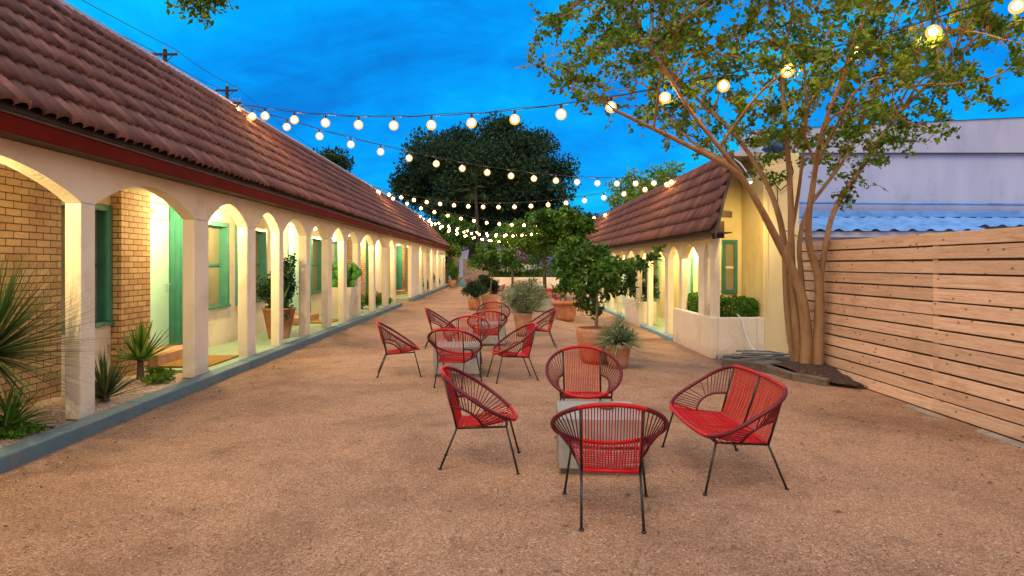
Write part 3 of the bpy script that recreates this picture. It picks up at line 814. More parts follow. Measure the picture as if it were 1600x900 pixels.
# ================================================================== NEIGHBOUR BUILDING
nb = thing('neighbour_building', 'plain white rendered building with a parapet and blue pipe behind the fence', 'building', (11, 18.3, GZ))
m = MB(); m.v = [(6.9, 17.4, -.5), (16, 17.4, -.5), (16, 17.4, 4.6), (6.9, 17.4, 4.6), (6.9, 18.6, -.5), (16, 18.6, -.5), (16, 18.6, 4.6), (6.9, 18.6, 4.6)]
for q in ((0, 1, 2, 3), (1, 5, 6, 2), (5, 4, 7, 6), (4, 0, 3, 7), (3, 2, 6, 7)): m.face(q)
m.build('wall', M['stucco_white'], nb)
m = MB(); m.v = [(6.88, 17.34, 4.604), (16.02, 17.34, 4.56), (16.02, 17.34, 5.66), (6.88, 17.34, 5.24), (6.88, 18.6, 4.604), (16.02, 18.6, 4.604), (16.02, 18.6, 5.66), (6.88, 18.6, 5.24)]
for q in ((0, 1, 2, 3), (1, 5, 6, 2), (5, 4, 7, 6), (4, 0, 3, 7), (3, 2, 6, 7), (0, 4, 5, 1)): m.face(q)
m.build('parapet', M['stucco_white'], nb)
m = MB()
for i in range(24):
    a = 6.9+i*.38; m.quad([(a, 17.31, 5.25+(a-6.9)*.0462), (a+.38, 17.31, 5.25+(a-6.52)*.0462), (a+.38, 17.6, 5.255+(a-6.52)*.0462), (a, 17.6, 5.255+(a-6.9)*.0462)])
m.build('coping', M['iron'], nb)
MB().tube([(6.6, 17.28, 3.28), (16, 17.28, 3.20)], .035, 10).build('pipe', M['blue_metal'], nb, smooth=True)
MB().box(6.5, 16, 17.1, 17.398, 2.86, 3.02).build('ledge', M['blue_metal'], nb, bevel=.01)
MB().box(6.86, 16.03, 17.325, 17.339, 4.585, 4.625).build('flashing', M['iron'], nb)
# corrugated awning
def corrugated(x0, x1, ya, za, yb, zb, pitch, amp):
    m = MB(); n = int((x1-x0)/pitch*8)
    for (y, z) in ((ya, za), (yb, zb)):
        for i in range(n+1):
            x = x0+(x1-x0)*i/n; ph = (x/pitch) % 1
            h = amp*max(0, math.sin(math.pi*min(1, ph/.55))) if ph < .55 else 0
            m.v.append((x, y, z+h))
    for i in range(n): m.face((i, i+1, n+1+i+1, n+1+i), 0, .5)
    m.smooth = True; return m
corrugated(6.55, 11.2, 17.08, 2.84, 14.6, 2.36, .42, .055).build('awning', M['blue_metal'], nb)
MB().box(6.55, 11.2, 14.66, 14.74, 2.22, 2.35).build('awning_beam', M['stucco_white'], nb)
MB().box(6.6, 13, 14.8, 14.95, -.5, 2.30).build('shed_wall', M['stucco_white'], nb)
corrugated(11.25, 15.5, 17.08, 2.82, 15.2, 2.50, .42, .05).build('awning', M['blue_metal'], nb)

# ================================================================== CHAIRS AND TABLES
def acapulco(name, label, e, loc, rz, group):
    t = thing(name, label, 'bench' if e else 'chair', loc, rz, group)
    def rim(th):
        c, s = math.cos(th), math.sin(th)
        x = .36*c+e*max(-1, min(1, c*2.2)); v = s
        if e: v = math.copysign(min(1, abs(s)**.55), s)
        zb = .735 if e else .762
        return Vector((x, -.015-.30*v, (zb+.37)/2+(zb-.37)/2*v))
    def rim_at(x, back):
        lo, hi = (0, math.pi/2)
        for _ in range(40):
            mid = (lo+hi)/2
            if rim(mid).x > abs(x): lo = mid
            else: hi = mid
        th = (lo+hi)/2; p = rim(th if back else -th); p.x = x; return p
    ux = .19+e
    m = MB(); m.smooth = True; N = 96; pts = [rim(2*math.pi*i/N) for i in range(N)]
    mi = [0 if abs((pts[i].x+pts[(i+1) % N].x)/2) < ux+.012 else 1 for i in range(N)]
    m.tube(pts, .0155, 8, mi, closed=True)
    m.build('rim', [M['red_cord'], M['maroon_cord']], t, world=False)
    kn = {s: Vector((s*(.18+e), -.175, .322)) for s in (-1, 1)}
    ft = {s: Vector((s*(.235+e), .215, .352)) for s in (-1, 1)}
    fr = MB(); fr.smooth = True; rr = .0085
    for s in (-1, 1):
        fr.tube([kn[s], rim_at(s*ux, True)], rr, 7)
        fr.tube([kn[s], ft[s], rim_at(s*(.245+e), False)], rr, 7)
    fr.tube([kn[-1], kn[1]], rr, 7); fr.tube([ft[-1]+Vector((0, .0, 0)), ft[1]], rr, 7)
    if e: fr.tube([Vector((0, -.175, .322)), rim_at(0, True)], rr, 7)
    fr.build('frame', M['black_metal'], t, world=False)
    for s in (-1, 1):
        lg = MB(); lg.smooth = True
        lg.tube([kn[s], Vector((s*(.185+e), -.305, .004))], rr, 7); lg.tube([Vector((s*(.185+e), -.305, 0)), Vector((s*(.185+e), -.305, .012))], .016, 8)
        lg.build('leg', M['black_metal'], t, world=False)
        lg = MB(); lg.smooth = True
        lg.tube([ft[s], Vector((s*(.28+e), .305, .004))], rr, 7); lg.tube([Vector((s*(.28+e), .305, 0)), Vector((s*(.28+e), .305, .012))], .016, 8)
        lg.build('leg', M['black_metal'], t, world=False)
    # back rest: cords from the rim to the rear bar
    b = MB(); n = int(20*(ux/.19)*(.86 if e else 1)); cr = .0037; rj = random.Random(3)
    for i in range(n+1):
        x = -ux+.012+(2*ux-.024)*i/n
        p = rim_at(x, True); q = Vector((x*.96+rj.uniform(-.002, .002), -.172, .327))
        mid = (p+q)/2+Vector((rj.uniform(-.002, .002), -.012, -.008))
        b.tube([p, mid, q], cr, 5, cap=False)
    b.tube([kn[-1]+Vector((.01, 0, 0)), kn[1]-Vector((.01, 0, 0))], .0125, 7)
    b.build('backrest', M['red_cord'], t, world=False, smooth=True)
    # seat: woven cords
    b = MB(); fx = ux+.075
    for i in range(n+1):
        u = -1+2*i/n; p = Vector((u*(ux-.015)*.96, -.172, .327)); q = rim_at(u*(fx-.01), False)
        mid = (p+q)/2+Vector((rj.uniform(-.004, .004), 0, -.025+rj.uniform(-.003, .003)))
        b.tube([p, mid, q], cr, 5, cap=False)
    for k in range(11):
        v = (k+.7+rj.uniform(-.3, .3))/11.6
        z = .327+(.367-.327)*v-.10*v*(1-v); y = -.172+.43*v; w = (ux-.01)*(.96+.34*v)
        b.tube([Vector((-w, y, z+.012)), Vector((0, y+rj.uniform(-.02, .02), z+.002)), Vector((w, y+rj.uniform(-.015, .015), z+.012))], cr, 5, cap=False)
    b.build('seat', M['red_cord'], t, world=False, smooth=True)
    for s in (-1, 1):
        sp = MB(); up = (rim_at(s*ux, True)-kn[s]).normalized(); fw = (ft[s]-kn[s]).normalized(); arc = []
        for k in range(13):
            a = math.pi/2*k/12
            arc.append(kn[s]+up*.175*math.cos(a)+fw*.21*math.sin(a)+Vector((s*.045*math.sin(2*a), 0, 0)))
        sp.tube(arc, .010, 6)
        th0 = math.acos(min(1, 1)); nn = 17
        pb = None
        for k in range(nn):
            v = k/(nn-1)
            # from the back upright round the side to the front
            lo = 58 if not e else 50; th = R(lo-(lo+48)*v)
            p = rim(th); p.x *= s
            i0 = v*12; j = min(11, int(i0)); q = arc[j].lerp(arc[j+1], i0-j)
            sp.tube([p, q], .0042, 5, cap=False)
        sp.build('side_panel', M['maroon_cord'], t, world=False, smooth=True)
    return t
G1, G2, G3, GF = 'red cord chairs round the nearest table', 'red cord chairs round the second table', 'red cord chairs round the third table', 'red cord chairs at the far end'
c0 = acapulco('cord_chair', 'red cord chair seen from behind, closest to the camera at the nearest table', 0, (.685, 4.13, 0), R(-5), G1)
sofa = acapulco('cord_loveseat', 'wide two seat red cord loveseat with black legs', .305, (1.71, 5.02, 0), R(90), G1)
def ch(x, y, rz, label, group): dup(c0, (x, y, gz(x, y)), R(rz), label, group)
ch(-.175, 5.16, -92, 'red cord chair standing left of the nearest table and facing it', G1)
ch(.79, 6.2, 178, 'red cord chair facing the camera across the nearest table', G1)
ch(-1.5, 9.28, -80, 'red cord chair at the left of the second table, nearest the arcade', G2)
ch(-.63, 8.55, -14, 'red cord chair seen from behind in front of the second table', G2)
ch(.15, 8.93, 104, 'red cord chair right of the second table, facing left', G2)
ch(-.56, 10.05, 172, 'red cord chair facing the camera behind the second table', G2)
ch(-1.18, 12.35, -84, 'red cord chair at the left of the third table, facing right', G3)
ch(-.28, 11.75, 8, 'red cord chair seen from behind in front of the third table', G3)
ch(.72, 12.3, 92, 'red cord chair right of the third table beside the tall tapered pot', G3)
ch(-.2, 13.95, 180, 'red cord chair facing the camera behind the third table', G3)
ch(1.55, 22.3, 170, 'far red cord chair behind the small table between the potted plants', GF)
ch(2.0, 24.8, 150, 'far red cord chair behind and right of the small far table', GF)
ch(2.55, 22.6, 95, 'far red cord chair partly hidden by the rimmed terracotta pot and its staked tree', GF)
ch(-.2, 26.6, 100, 'far red cord chair turned sideways before the cream planter wall', GF)
ch(.9, 32.5, 185, 'far red cord chair close against the cream planter wall', GF)
ch(-1.8, 37, -60, 'farthest red cord chair, beside the stone wall', GF)

def table(x, y, label, rz=0, group='concrete cube tables', s=.64):
    t = thing('cube_table', label, 'table', (x, y, gz(x, y)), rz, group); h = s/2
    MB().box(-h+.07, h-.02, -h+.05, h-.05, -.05, .045).build('plinth', M['concrete'], t, world=False)
    MB().box(-h, h, -h, h, .045, .43).build('cube', M['concrete'], t, world=False, bevel=.008)
    return t
table(.765, 5.165, 'concrete cube table among the nearest four red seats', R(-3))
table(-.66, 9.37, 'concrete cube table in the second seating group', R(2), s=.66)
table(-.28, 12.83, 'concrete cube table of the third seating group', 0, s=.66)
table(1.42, 21.6, 'concrete cube table far back beside the rimmed terracotta pot', 0)
v = thing('votive_glass', 'small green votive glass standing on the nearest concrete table', 'votive', (.845, 5.2, .432))
MB().lathe([(.045, 0), (.062, .012), (.066, .05), (.06, .052), (.05, .02), (.0, .018)], (0, 0, 0), 20).build('cup', M['votive'], v, world=False, smooth=True)

# loose grains lying on the near part of the courtyard
rng = np.random.default_rng(77); n = 15000
gy = 2.6+6.4*rng.uniform(0, 1, n)**1.6; gx = rng.uniform(-1, 1, n)*(gy*.85)+.1
ok = (gx > -3.8) & (gx < 4.5); gx, gy = gx[ok], gy[ok]; n = len(gx)
sz = rng.uniform(.002, .0045, (n, 1)); big = rng.uniform(size=(n, 1)) < .012; sz = np.where(big, sz*1.7, sz)
cube = np.array([(x, y, z) for z in (-.5, .7) for (x, y) in ((-1, -1), (1, -1), (1, 1), (-1, 1))], float)
V = cube[None]*rng.uniform(.55, 1.2, (n, 8, 1))*np.array([1, 1, .8])
ca, sa = np.cos(rng.uniform(0, 6.28, n)), np.sin(rng.uniform(0, 6.28, n))
V = np.stack([V[:, :, 0]*ca[:, None]-V[:, :, 1]*sa[:, None], V[:, :, 0]*sa[:, None]+V[:, :, 1]*ca[:, None], V[:, :, 2]], 2)*sz[:, :, None]
V += np.stack([gx, gy, np.full(n, .004)], 1)[:, None]
Fq = np.array([(0, 3, 2, 1), (4, 5, 6, 7), (0, 1, 5, 4), (1, 2, 6, 5), (2, 3, 7, 6), (3, 0, 4, 7)])
F = (np.arange(n)[:, None, None]*8+Fq[None]).reshape(-1, 4)
t_ = NT('loose_grain'); t_.col(t_.ramp(t_.attr('rnd'), [(0, (.22, .115, .07)), (.5, (.36, .20, .125)), (.85, (.52, .34, .23)), (1, (.72, .58, .46))])); t_.rough(.9, .2)
struct(npmesh('loose_gravel', V.reshape(-1, 3), F, t_.m, None, np.repeat(rng.uniform(0, 1, n), 6)), 'stuff')
# leaf litter blown against the kerb, the tree bed and the fence
n = 520; w_ = rng.integers(0, 3, n); lx_ = np.where(w_ == 0, rng.uniform(-3.84, -3.3, n), np.where(w_ == 1, rng.uniform(3.4, 4.55, n), rng.uniform(-3, 4, n)))
ly_ = np.where(w_ == 1, rng.uniform(4, 13, n), rng.uniform(3, 16, n))
pts = np.stack([lx_, ly_, np.array([gz(a, b)+(.14 if (a > 4.0 and 8.2 < b < 13.6) else .012) for a, b in zip(lx_, ly_)])], 1)
d = rng.normal(size=(n, 3)); d[:, 2] *= .12; d /= np.linalg.norm(d, axis=1, keepdims=True); s_ = np.cross(d, np.array([0, 0, 1.])+rng.normal(size=(n, 3))*.2); s_ /= np.linalg.norm(s_, axis=1, keepdims=True)
L_ = rng.uniform(.02, .05, (n, 1)); up_ = np.array([0, 0, .006])
V = np.stack([pts, pts+d*L_*.5+s_*L_*.28+up_, pts+d*L_, pts+d*L_*.5-s_*L_*.28+up_], 1)
M['litter'] = leafmat('dry_leaf', (.10, .05, .02), (.22, .12, .04), (.34, .22, .08), .8, .1)
struct(npmesh('leaf_litter', V.reshape(-1, 3), np.arange(4*n).reshape(-1, 4), M['litter']), 'stuff')
# ================================================================== CRAPE MYRTLE (right)
def P3(px, py, D): return np.array([(px-785)*D/1000, D, 1.6-(py-413)*D/1000])
def resample(pts, step):
    out = [pts[0]]
    for a, b in zip(pts, pts[1:]):
        n = max(1, int(np.linalg.norm(b-a)/step))
        for i in range(1, n+1): out.append(a+(b-a)*i/n)
    return out
def smooth_poly(pts, it=2):
    for _ in range(it):
        q = [pts[0]]
        for a, b in zip(pts, pts[1:]): q += [a*.75+b*.25, a*.25+b*.75]
        pts = q+[pts[-1]]
    return pts
stems = [  # the visible stems: (px, py, depth) along each and base / tip radius
    ([(1258, 590, 9.2), (1262, 537, 9.2), (1255, 470, 9.2), (1243, 430, 9.2), (1220, 386, 9.1), (1187, 322, 9.0), (1155, 268, 8.9), (1100, 240, 8.7), (1030, 205, 8.5), (960, 172, 8.3)], .12, .022),
    ([(1252, 585, 9.35), (1246, 520, 9.35), (1240, 463, 9.4), (1236, 390, 9.4), (1236, 317, 9.4), (1232, 250, 9.45), (1226, 180, 9.5), (1220, 100, 9.5), (1240, 20, 9.4)], .10, .02),
    ([(1246, 580, 9.6), (1232, 500, 9.6), (1228, 427, 9.65), (1226, 380, 9.7), (1216, 330, 9.8), (1198, 285, 9.9), (1165, 230, 10.1), (1120, 180, 10.3), (1060, 130, 10.5), (1010, 70, 10.6)], .09, .02),
    ([(1276, 588, 9.15), (1280, 500, 9.15), (1281, 440, 9.1), (1274, 415, 9.1), (1262, 380, 9.05), (1264, 328, 9.0), (1272, 280, 8.9), (1280, 220, 8.8), (1300, 160, 8.6), (1330, 90, 8.3)], .10, .022),
    ([(1281, 440, 9.12), (1288, 395, 9.1), (1299, 335, 9.1), (1325, 290, 9.1), (1352, 255, 9.15), (1380, 205, 9.2), (1440, 140, 9.1), (1500, 80, 8.9), (1550, 40, 8.8)], .055, .016),
    ([(1266, 570, 9.4), (1256, 500, 9.45), (1252, 427, 9.5), (1247, 385, 9.5), (1258, 330, 9.6), (1285, 295, 9.7), (1320, 250, 9.9), (1345, 200, 10.1), (1370, 130, 10.3), (1390, 60, 10.4)], .06, .018),
    ([(1228, 400, 9.62), (1238, 360, 9.55), (1248, 300, 9.4), (1255, 240, 9.2), (1262, 170, 8.9), (1255, 90, 8.6)], .04, .016),
    ([(1155, 268, 8.9), (1120, 225, 8.7), (1075, 170, 8.6), (1040, 110, 8.5), (1000, 50, 8.3)], .05, .016),
]
nodes = []; pars = []; thick = []
for pts, r0, r1 in stems:
    p = resample(smooth_poly([P3(*q) for q in pts]), .14); k0 = len(nodes)
    par = -1
    if k0 and pts[0][1] < 560:
        d = [np.linalg.norm(n-p[0]) for n in nodes]; par = int(np.argmin(d))
    L = len(p)
    for i, q in enumerate(p):
        nodes.append(q); pars.append(par if i == 0 else k0+i-1); thick.append(r0+(r1-r0)*(i/(L-1))**.55)
rng = np.random.default_rng(12)
# secondary limbs fanning out of the upper stems
lx = [.25, 1.2, 2.6, 3.6, 4.7, 5.6, 6.4, 7.6]; lz = [4.25, 3.85, 3.35, 2.95, 2.7, 3.0, 3.7, 5.0]
main = np.array(nodes); nmain = len(main)
for q in range(64):
    a = rng.uniform(-math.pi, math.pi); rr = rng.uniform(.45, .98)
    tgt = np.array([3.95+3.5*rr*math.cos(a), 9.2+2.6*rr*math.sin(a), 0])
    zl = np.interp(tgt[0], lx, lz); tgt[2] = rng.uniform(zl+.3, 6.9)
    d = main-tgt; h = np.linalg.norm(d[:, :2], axis=1)
    ok = (main[:, 2] > 1.9) & (main[:, 2] < tgt[2]-.35*h-.1)
    if not ok.any(): continue
    cost = np.where(ok, np.linalg.norm(d, axis=1)+rng.uniform(0, 1.2, nmain), 99); k = int(cost.argmin())
    p0 = main[k]; L = np.linalg.norm(tgt-p0)
    m1 = p0+(tgt-p0)*.4+np.array([0, 0, .16*L])+rng.normal(size=3)*.10*L; m2 = p0+(tgt-p0)*.75+np.array([0, 0, .10*L])+rng.normal(size=3)*.08*L
    pl_ = resample(smooth_poly([p0, m1, m2, tgt]), .14); k0 = len(nodes); r0 = min(thick[k]*.75, .036)
    for j, v in enumerate(pl_[1:]):
        nodes.append(v); pars.append(k if j == 0 else k0+j-1); thick.append(r0+(.009-r0)*((j+1)/len(pl_))**.6)
att = []
while len(att) < 3800:
    p = rng.uniform(-1, 1, 3); p = p*np.array([3.75, 2.9, 3.6])+np.array([3.95, 9.2, 4.5])
    q = (p-np.array([3.95, 9.2, 4.4]))/np.array([3.75, 2.9, 3.4])
    zl = np.interp(p[0], lx, lz)+.25*abs(p[1]-9.2)/2.9
    dens = min(1, (p[2]-zl)/.7)
    if (q**2).sum() < 1 and p[2] > zl and p[2] < 7.4 and rng.uniform() < .25+.75*dens: att.append(p)
for (px, py, D), w_, k_ in (((1430, 195, 9.1), (.55, .6, .42), 110), ((1370, 245, 9.1), (.42, .5, .38), 80), ((1325, 305, 9.1), (.26, .3, .26), 40), ((1180, 190, 9.0), (.6, .7, .3), 90), ((900, 115, 8.4), (.5, .6, .45), 90), ((1520, 60, 8.9), (.5, .6, .4), 80), ((1010, 60, 8.7), (.6, .7, .5), 90)): att += list(ellipsoid_pts(k_, P3(px, py, D), w_, rng))
for px, py, D in ((785, 117, 8.3), (815, 117, 8.3), (840, 118, 8.3), (990, 205, 8.6), (1050, 185, 8.6), (1470, 190, 9), (1440, 215, 9), (1395, 240, 9), (1390, 318, 9.1), (1360, 290, 9.1)): att.append(P3(px, py, D))
P, par = colonize(nodes, pars, np.array(att), .11, .9, .2, 160, rng, grav=.12)
th = np.zeros(len(P)); th[:len(thick)] = thick
my = thing('crape_myrtle_tree', 'multi stemmed crape myrtle with smooth tan trunks spreading over the cedar fence', 'tree', (4.46, 9.3, 0))
m, rad, chd = tree_mesh(P, par, .0048, 2.15, thick=th)
m.build('trunk', M['bark'], my)
twig = np.array([i for i in range(len(P)) if rad[i] < .011])
wt = np.clip(np.sin(P[twig, 0]*4.1+1)*np.sin(P[twig, 1]*3.7)*np.sin(P[twig, 2]*4.6+2)+.30+rng.uniform(-.2, .3, len(twig)), .03, 1); k = rng.choice(twig, 40000, p=wt/wt.sum()); t_ = rng.uniform(0, 1, (len(k), 1))
base = P[k]*(1-t_)+P[np.maximum(par[k], 0)]*t_+rng.normal(size=(len(k), 3))*.030
V, F = leaves(base, .076, .66, .15, rng)
# each twig's leaves share a tone
tone = rng.uniform(-.35, .35, len(P))[k]
npmesh('crown', V, F, M['leaf_myrtle'], my, np.clip(rng.uniform(.15, .95, len(k))+tone, 0, 1))

# ---- branch overhanging from a tree behind the camera
ob_ = thing('shade_tree', 'leafy branch tip hanging into the top of the picture above the left roof', 'tree', (-2.9, -3.2, 0))
tr = resample(smooth_poly([np.array(q, float) for q in ((-2.9, -3.2, -.1), (-2.85, -3.1, 2.2), (-2.8, -2.2, 3.9), (-2.85, .5, 4.9), (-2.85, 3.5, 5.05), (-2.75, 5.4, 4.62))]), .18)
at2 = np.vstack([ellipsoid_pts(n_, c_, r_, rng) for n_, c_, r_ in ((80, (-2.76, 5.85, 4.36), (.36, .45, .22)), (34, (-2.62, 5.95, 4.10), (.14, .22, .16)), (34, (-2.92, 6.0, 4.06), (.13, .22, .18)), (16, (-2.80, 6.0, 3.90), (.07, .12, .10)), (26, (-2.34, 5.9, 4.36), (.22, .2, .16)), (20, (-3.15, 5.9, 4.34), (.18, .2, .14)))]); at2 = np.vstack([at2, ellipsoid_pts(60, (-2.6, 3.6, 5.5), (1.2, 1.2, .7), rng), ellipsoid_pts(160, (-2.9, -1.5, 5.6), (1.6, 1.6, 1.2), rng)])
Pb, pb = colonize(tr, [-1]+list(range(len(tr)-1)), at2, .1, .9, .16, 60, rng)
thb = np.zeros(len(Pb)); thb[:len(tr)] = np.linspace(.14, .012, len(tr))
m, rad, _ = tree_mesh(Pb, pb, .004, thick=thb); m.build('trunk', M['bark_grey'], ob_)
tw_ = np.array([i for i in range(len(tr), len(Pb))]); near_ = np.linalg.norm(Pb[tw_]-np.array([-2.7, 5.95, 4.15]), axis=1) < .62; k = rng.choice(tw_, 9000, p=np.where(near_, 2.6, 1.)/np.where(near_, 2.6, 1.).sum())
V, F = leaves(Pb[k]+rng.normal(size=(len(k), 3))*.05, .065, .5, -.25, rng)
npmesh('crown', V, F, M['leaf_myrtle'], ob_)

# ================================================================== POTS AND PLANTS
def pot(t, prof, mat, soil=None, n=32):
    h = prof[-1][1]; r = prof[-1][0]
    p = list(prof)+[(r-.03, h), (r-.035, h-.07)]
    o = MB().lathe(p, (0, 0, 0), n).build('pot', mat, t, world=False, smooth=False)
    o.data.polygons.foreach_set('use_smooth', [abs(pl.normal.z) < .9 for pl in o.data.polygons])
    MB().lathe([(r-.036, h-.075), (r-.04, h-.06)], (0, 0, 0), 20).build('soil', M['soil'], t, world=False)
def square_pot(t, w0, w1, h, mat):
    m = MB(); a, b = w0/2, w1/2
    m.v = [(-a, -a, 0), (a, -a, 0), (a, a, 0), (-a, a, 0), (-b, -b, h), (b, -b, h), (b, b, h), (-b, b, h)]
    i = b-.035; m.v += [(-i, -i, h), (i, -i, h), (i, i, h), (-i, i, h), (-i, -i, h-.06), (i, -i, h-.06), (i, i, h-.06), (-i, i, h-.06)]
    for q in ((3, 2, 1, 0), (0, 1, 5, 4), (1, 2, 6, 5), (2, 3, 7, 6), (3, 0, 4, 7), (4, 5, 9, 8), (5, 6, 10, 9), (6, 7, 11, 10), (7, 4, 8, 11), (8, 9, 13, 12), (9, 10, 14, 13), (10, 11, 15, 14), (11, 8, 12, 15)): m.face(q)
    m.build('pot', mat, t, world=False, bevel=.008)
    MB().box(-i, i, -i, i, h-.2, h-.065).build('soil', M['soil'], t, world=False)
def small_tree(t, base_h, fork_h, cc, cr, natt, nleaf, lsize, mat, seed, bark='bark_grey', r0=.035, lean=(0, 0), step=.07, kill=.12, ntw=.007, aspect=.5, spread=.04, limbs=()):
    rng = np.random.default_rng(seed); o = np.array(t.location)
    st = resample(smooth_poly([np.array([0, 0, base_h-.08]), np.array([lean[0]*.4+.01, lean[1]*.4, (base_h+fork_h)/2]), np.array([lean[0], lean[1], fork_h])]), .06)
    lob = ellipsoid_pts(8, cc, np.array(cr)*.74, rng, .35); at = [ellipsoid_pts(natt//5, cc, np.array(cr)*.55, rng)]
    for q in list(lob): at.append(ellipsoid_pts(natt//10, q, np.array(cr)*rng.uniform(.26, .46), rng))
    for q, w_, k_ in limbs: at.append(ellipsoid_pts(k_, q, w_, rng))
    at = np.vstack(at)
    P, pr = colonize(st, [-1]+list(range(len(st)-1)), at, step, 1.2, kill, 90, rng)
    th = np.zeros(len(P)); th[:len(st)] = np.linspace(r0, r0*.75, len(st))
    m, rad, _ = tree_mesh(P, pr, .0035, 2.2, thick=th); m.build('trunk', M[bark], t, world=False)
    tw = np.array([i for i in range(len(st), len(P)) if rad[i] < ntw]); k = rng.choice(tw, nleaf)
    V, F = leaves(P[k]+rng.normal(size=(nleaf, 3))*spread, lsize, aspect, .0, rng)
    tone = rng.uniform(-.3, .3, len(P))[k]
    npmesh('crown', V, F, mat, t, np.clip(rng.uniform(.1, .9, nleaf)+tone, 0, 1), world=False)

def ploc(x, y): return (x, y, gz(x, y))
t = thing('potted_tree', 'citrus tree in a big smooth round terracotta pot beside the small silver plant', 'potted tree', ploc(1.52, 10.45))
pot(t, [(.20, 0), (.24, .06), (.285, .25), (.31, .42), (.315, .52), (.305, .57)], M['terracotta'])
small_tree(t, .55, .98, (-.02, .1, 1.55), (.74, .70, .72), 460, 3000, .105, M['leaf_citrus'], 31, lean=(.03, 0), r0=.03, limbs=(((.75, .05, 1.62), (.28, .2, .10), 26), ((1.02, .05, 1.78), (.16, .12, .10), 14)))
rng = np.random.default_rng(4)
t = thing('potted_shrub', 'silver green narrow leaved plant in a small pale terracotta pot', 'potted plant', ploc(1.80, 9.95))
pot(t, [(.135, 0), (.16, .1), (.185, .3), (.2, .31), (.205, .37)], M['terracotta_pale'])
blades('foliage', (0, 0, .36), 340, .46, .028, M['leaf_grey'], t, 5, (5, 88), .55, world=False)
clump_foliage('leaves', (0, 0, .50), (.27, .27, .16), 420, .10, M['leaf_grey'], t, 6, .2, 20, .2, .4)

t = thing('potted_tree', 'staked leafy tree in a wide rimmed brown terracotta pot', 'potted tree', ploc(1.86, 19.0))
pot(t, [(.27, 0), (.30, .1), (.35, .45), (.355, .47), (.40, .475), (.405, .60)], M['terracotta'])
small_tree(t, .6, 1.55, (0, 0, 2.5), (1.4, 1.1, .95), 760, 7600, .13, M['leaf_citrus'], 33, lean=(.05, 0), r0=.05, step=.1, kill=.17)
MB().tube([(-.13, -.05, .5), (-.12, -.05, 2.3)], .022, 7).build('stake', M['timber'], t, world=False)

t = thing('potted_shrub', 'wispy grey green shrub in a tall tapered pale terracotta pot', 'potted plant', ploc(.46, 14.3))
pot(t, [(.14, 0), (.155, .08), (.21, .46), (.22, .52)], M['terracotta_pale'])
blades('stem', (0, 0, .5), 230, .82, .014, M['leaf_grey'], t, 8, (15, 88), .35, world=False)
clump_foliage('foliage', (0, 0, .86), (.60, .52, .44), 4200, .085, M['leaf_grey'], t, 9, .2, 60, .1, .24, zmin=-1)

t = thing('potted_shrub', 'round dark green shrub in a smooth orange pot left of the square planter', 'potted plant', ploc(-.98, 22.3))
pot(t, [(.15, 0), (.19, .1), (.235, .34), (.22, .42)], M['terracotta'])
clump_foliage('foliage', (0, 0, .72), (.50, .46, .36), 4200, .06, M['leaf_dark'], t, 10, .5, 30, .3, .36)
t = thing('potted_tree', 'slender young tree in a square terracotta planter box', 'potted tree', ploc(-.46, 23.2))
square_pot(t, .52, .62, .50, M['terracotta_pale'])
small_tree(t, .45, 1.05, (.25, 0, 1.75), (1.3, 1.0, .66), 520, 4600, .10, M['leaf_citrus'], 35, lean=(.06, 0), r0=.03, step=.1, kill=.17)
t = thing('potted_shrub', 'second round dark shrub just behind the square terracotta planter', 'potted plant', ploc(-.55, 24.2))
pot(t, [(.17, 0), (.2, .1), (.25, .36), (.25, .44)], M['terracotta'])
clump_foliage('foliage', (0, 0, .78), (.50, .46, .38), 3600, .065, M['leaf_dark'], t, 12, .5, 30, .3, .36)
t = thing('potted_tree', 'small pale leaved tree in a large distant terracotta pot by the steps', 'potted tree', ploc(-3.35, 46.8))
pot(t, [(.26, 0), (.30, .1), (.37, .58), (.38, .68)], M['terracotta'])
small_tree(t, .6, 1.6, (-.1, 0, 2.6), (.85, .8, 1.0), 260, 2200, .15, M['leaf_bright'], 37, r0=.04, step=.13, kill=.24)
t = thing('potted_shrub', 'upright conical shrub in a pot at the far end of the arcade', 'potted plant', ploc(-3.5, 44.6))
pot(t, [(.22, 0), (.25, .1), (.3, .4), (.31, .5)], M['terracotta_pale'])
clump_foliage('foliage', (0, 0, 1.15), (.42, .42, .85), 2600, .11, M['leaf_box'], t, 13, .5, 26, .2, .36)
t = thing('potted_shrub', 'squat brown planter with clipped foliage by the distant stone wall', 'potted plant', ploc(-1.15, 39))
pot(t, [(.25, 0), (.3, .1), (.34, .55), (.35, .6)], M['terracotta'])
clump_foliage('foliage', (0, 0, .75), (.4, .4, .25), 900, .1, M['leaf_dark'], t, 14, .5, 14, .2, .36)

# left walkway pots
t = thing('potted_euphorbia', 'dark branching succulent in a tapered terracotta pot on the walkway', 'potted plant', (-4.5, 12.9, .118))
pot(t, [(.20, 0), (.21, .05), (.315, .57), (.33, .575), (.33, .61)], M['terracotta'])
rng = np.random.default_rng(23); m = MB(); m.smooth = True; tips = []
def arm(p, d, l, r, lev):
    p = np.array(p, float); pts = [p]
    for i in range(5):
        d = d+rng.normal(size=3)*.12+np.array([0, 0, .10]); d /= np.linalg.norm(d); p = p+d*l/5; pts.append(p)
        tips.append((p, r))
    m.tube(pts, [r]*5+[r*.6], 6)
    if lev:
        for _ in range(3 if lev > 1 else 2):
            arm(pts[rng.integers(1, 5)], d+rng.normal(size=3)*.65, l*.62, r*.85, lev-1)
for a in range(5): arm((.05*math.cos(a*1.3), .05*math.sin(a*1.3), .5), np.array([.42*math.cos(a*1.3+.5), .35*math.sin(a*1.3+.5), 1.]), .72, .024, 2)
m.build('trunk', M['leaf_cactus'], t, world=False)
tp = np.array([q[0] for q in tips]); k = rng.integers(0, len(tp), 5200)
V, F = leaves(tp[k]+rng.normal(size=(5200, 3))*.042, .055, .7, .2, rng)
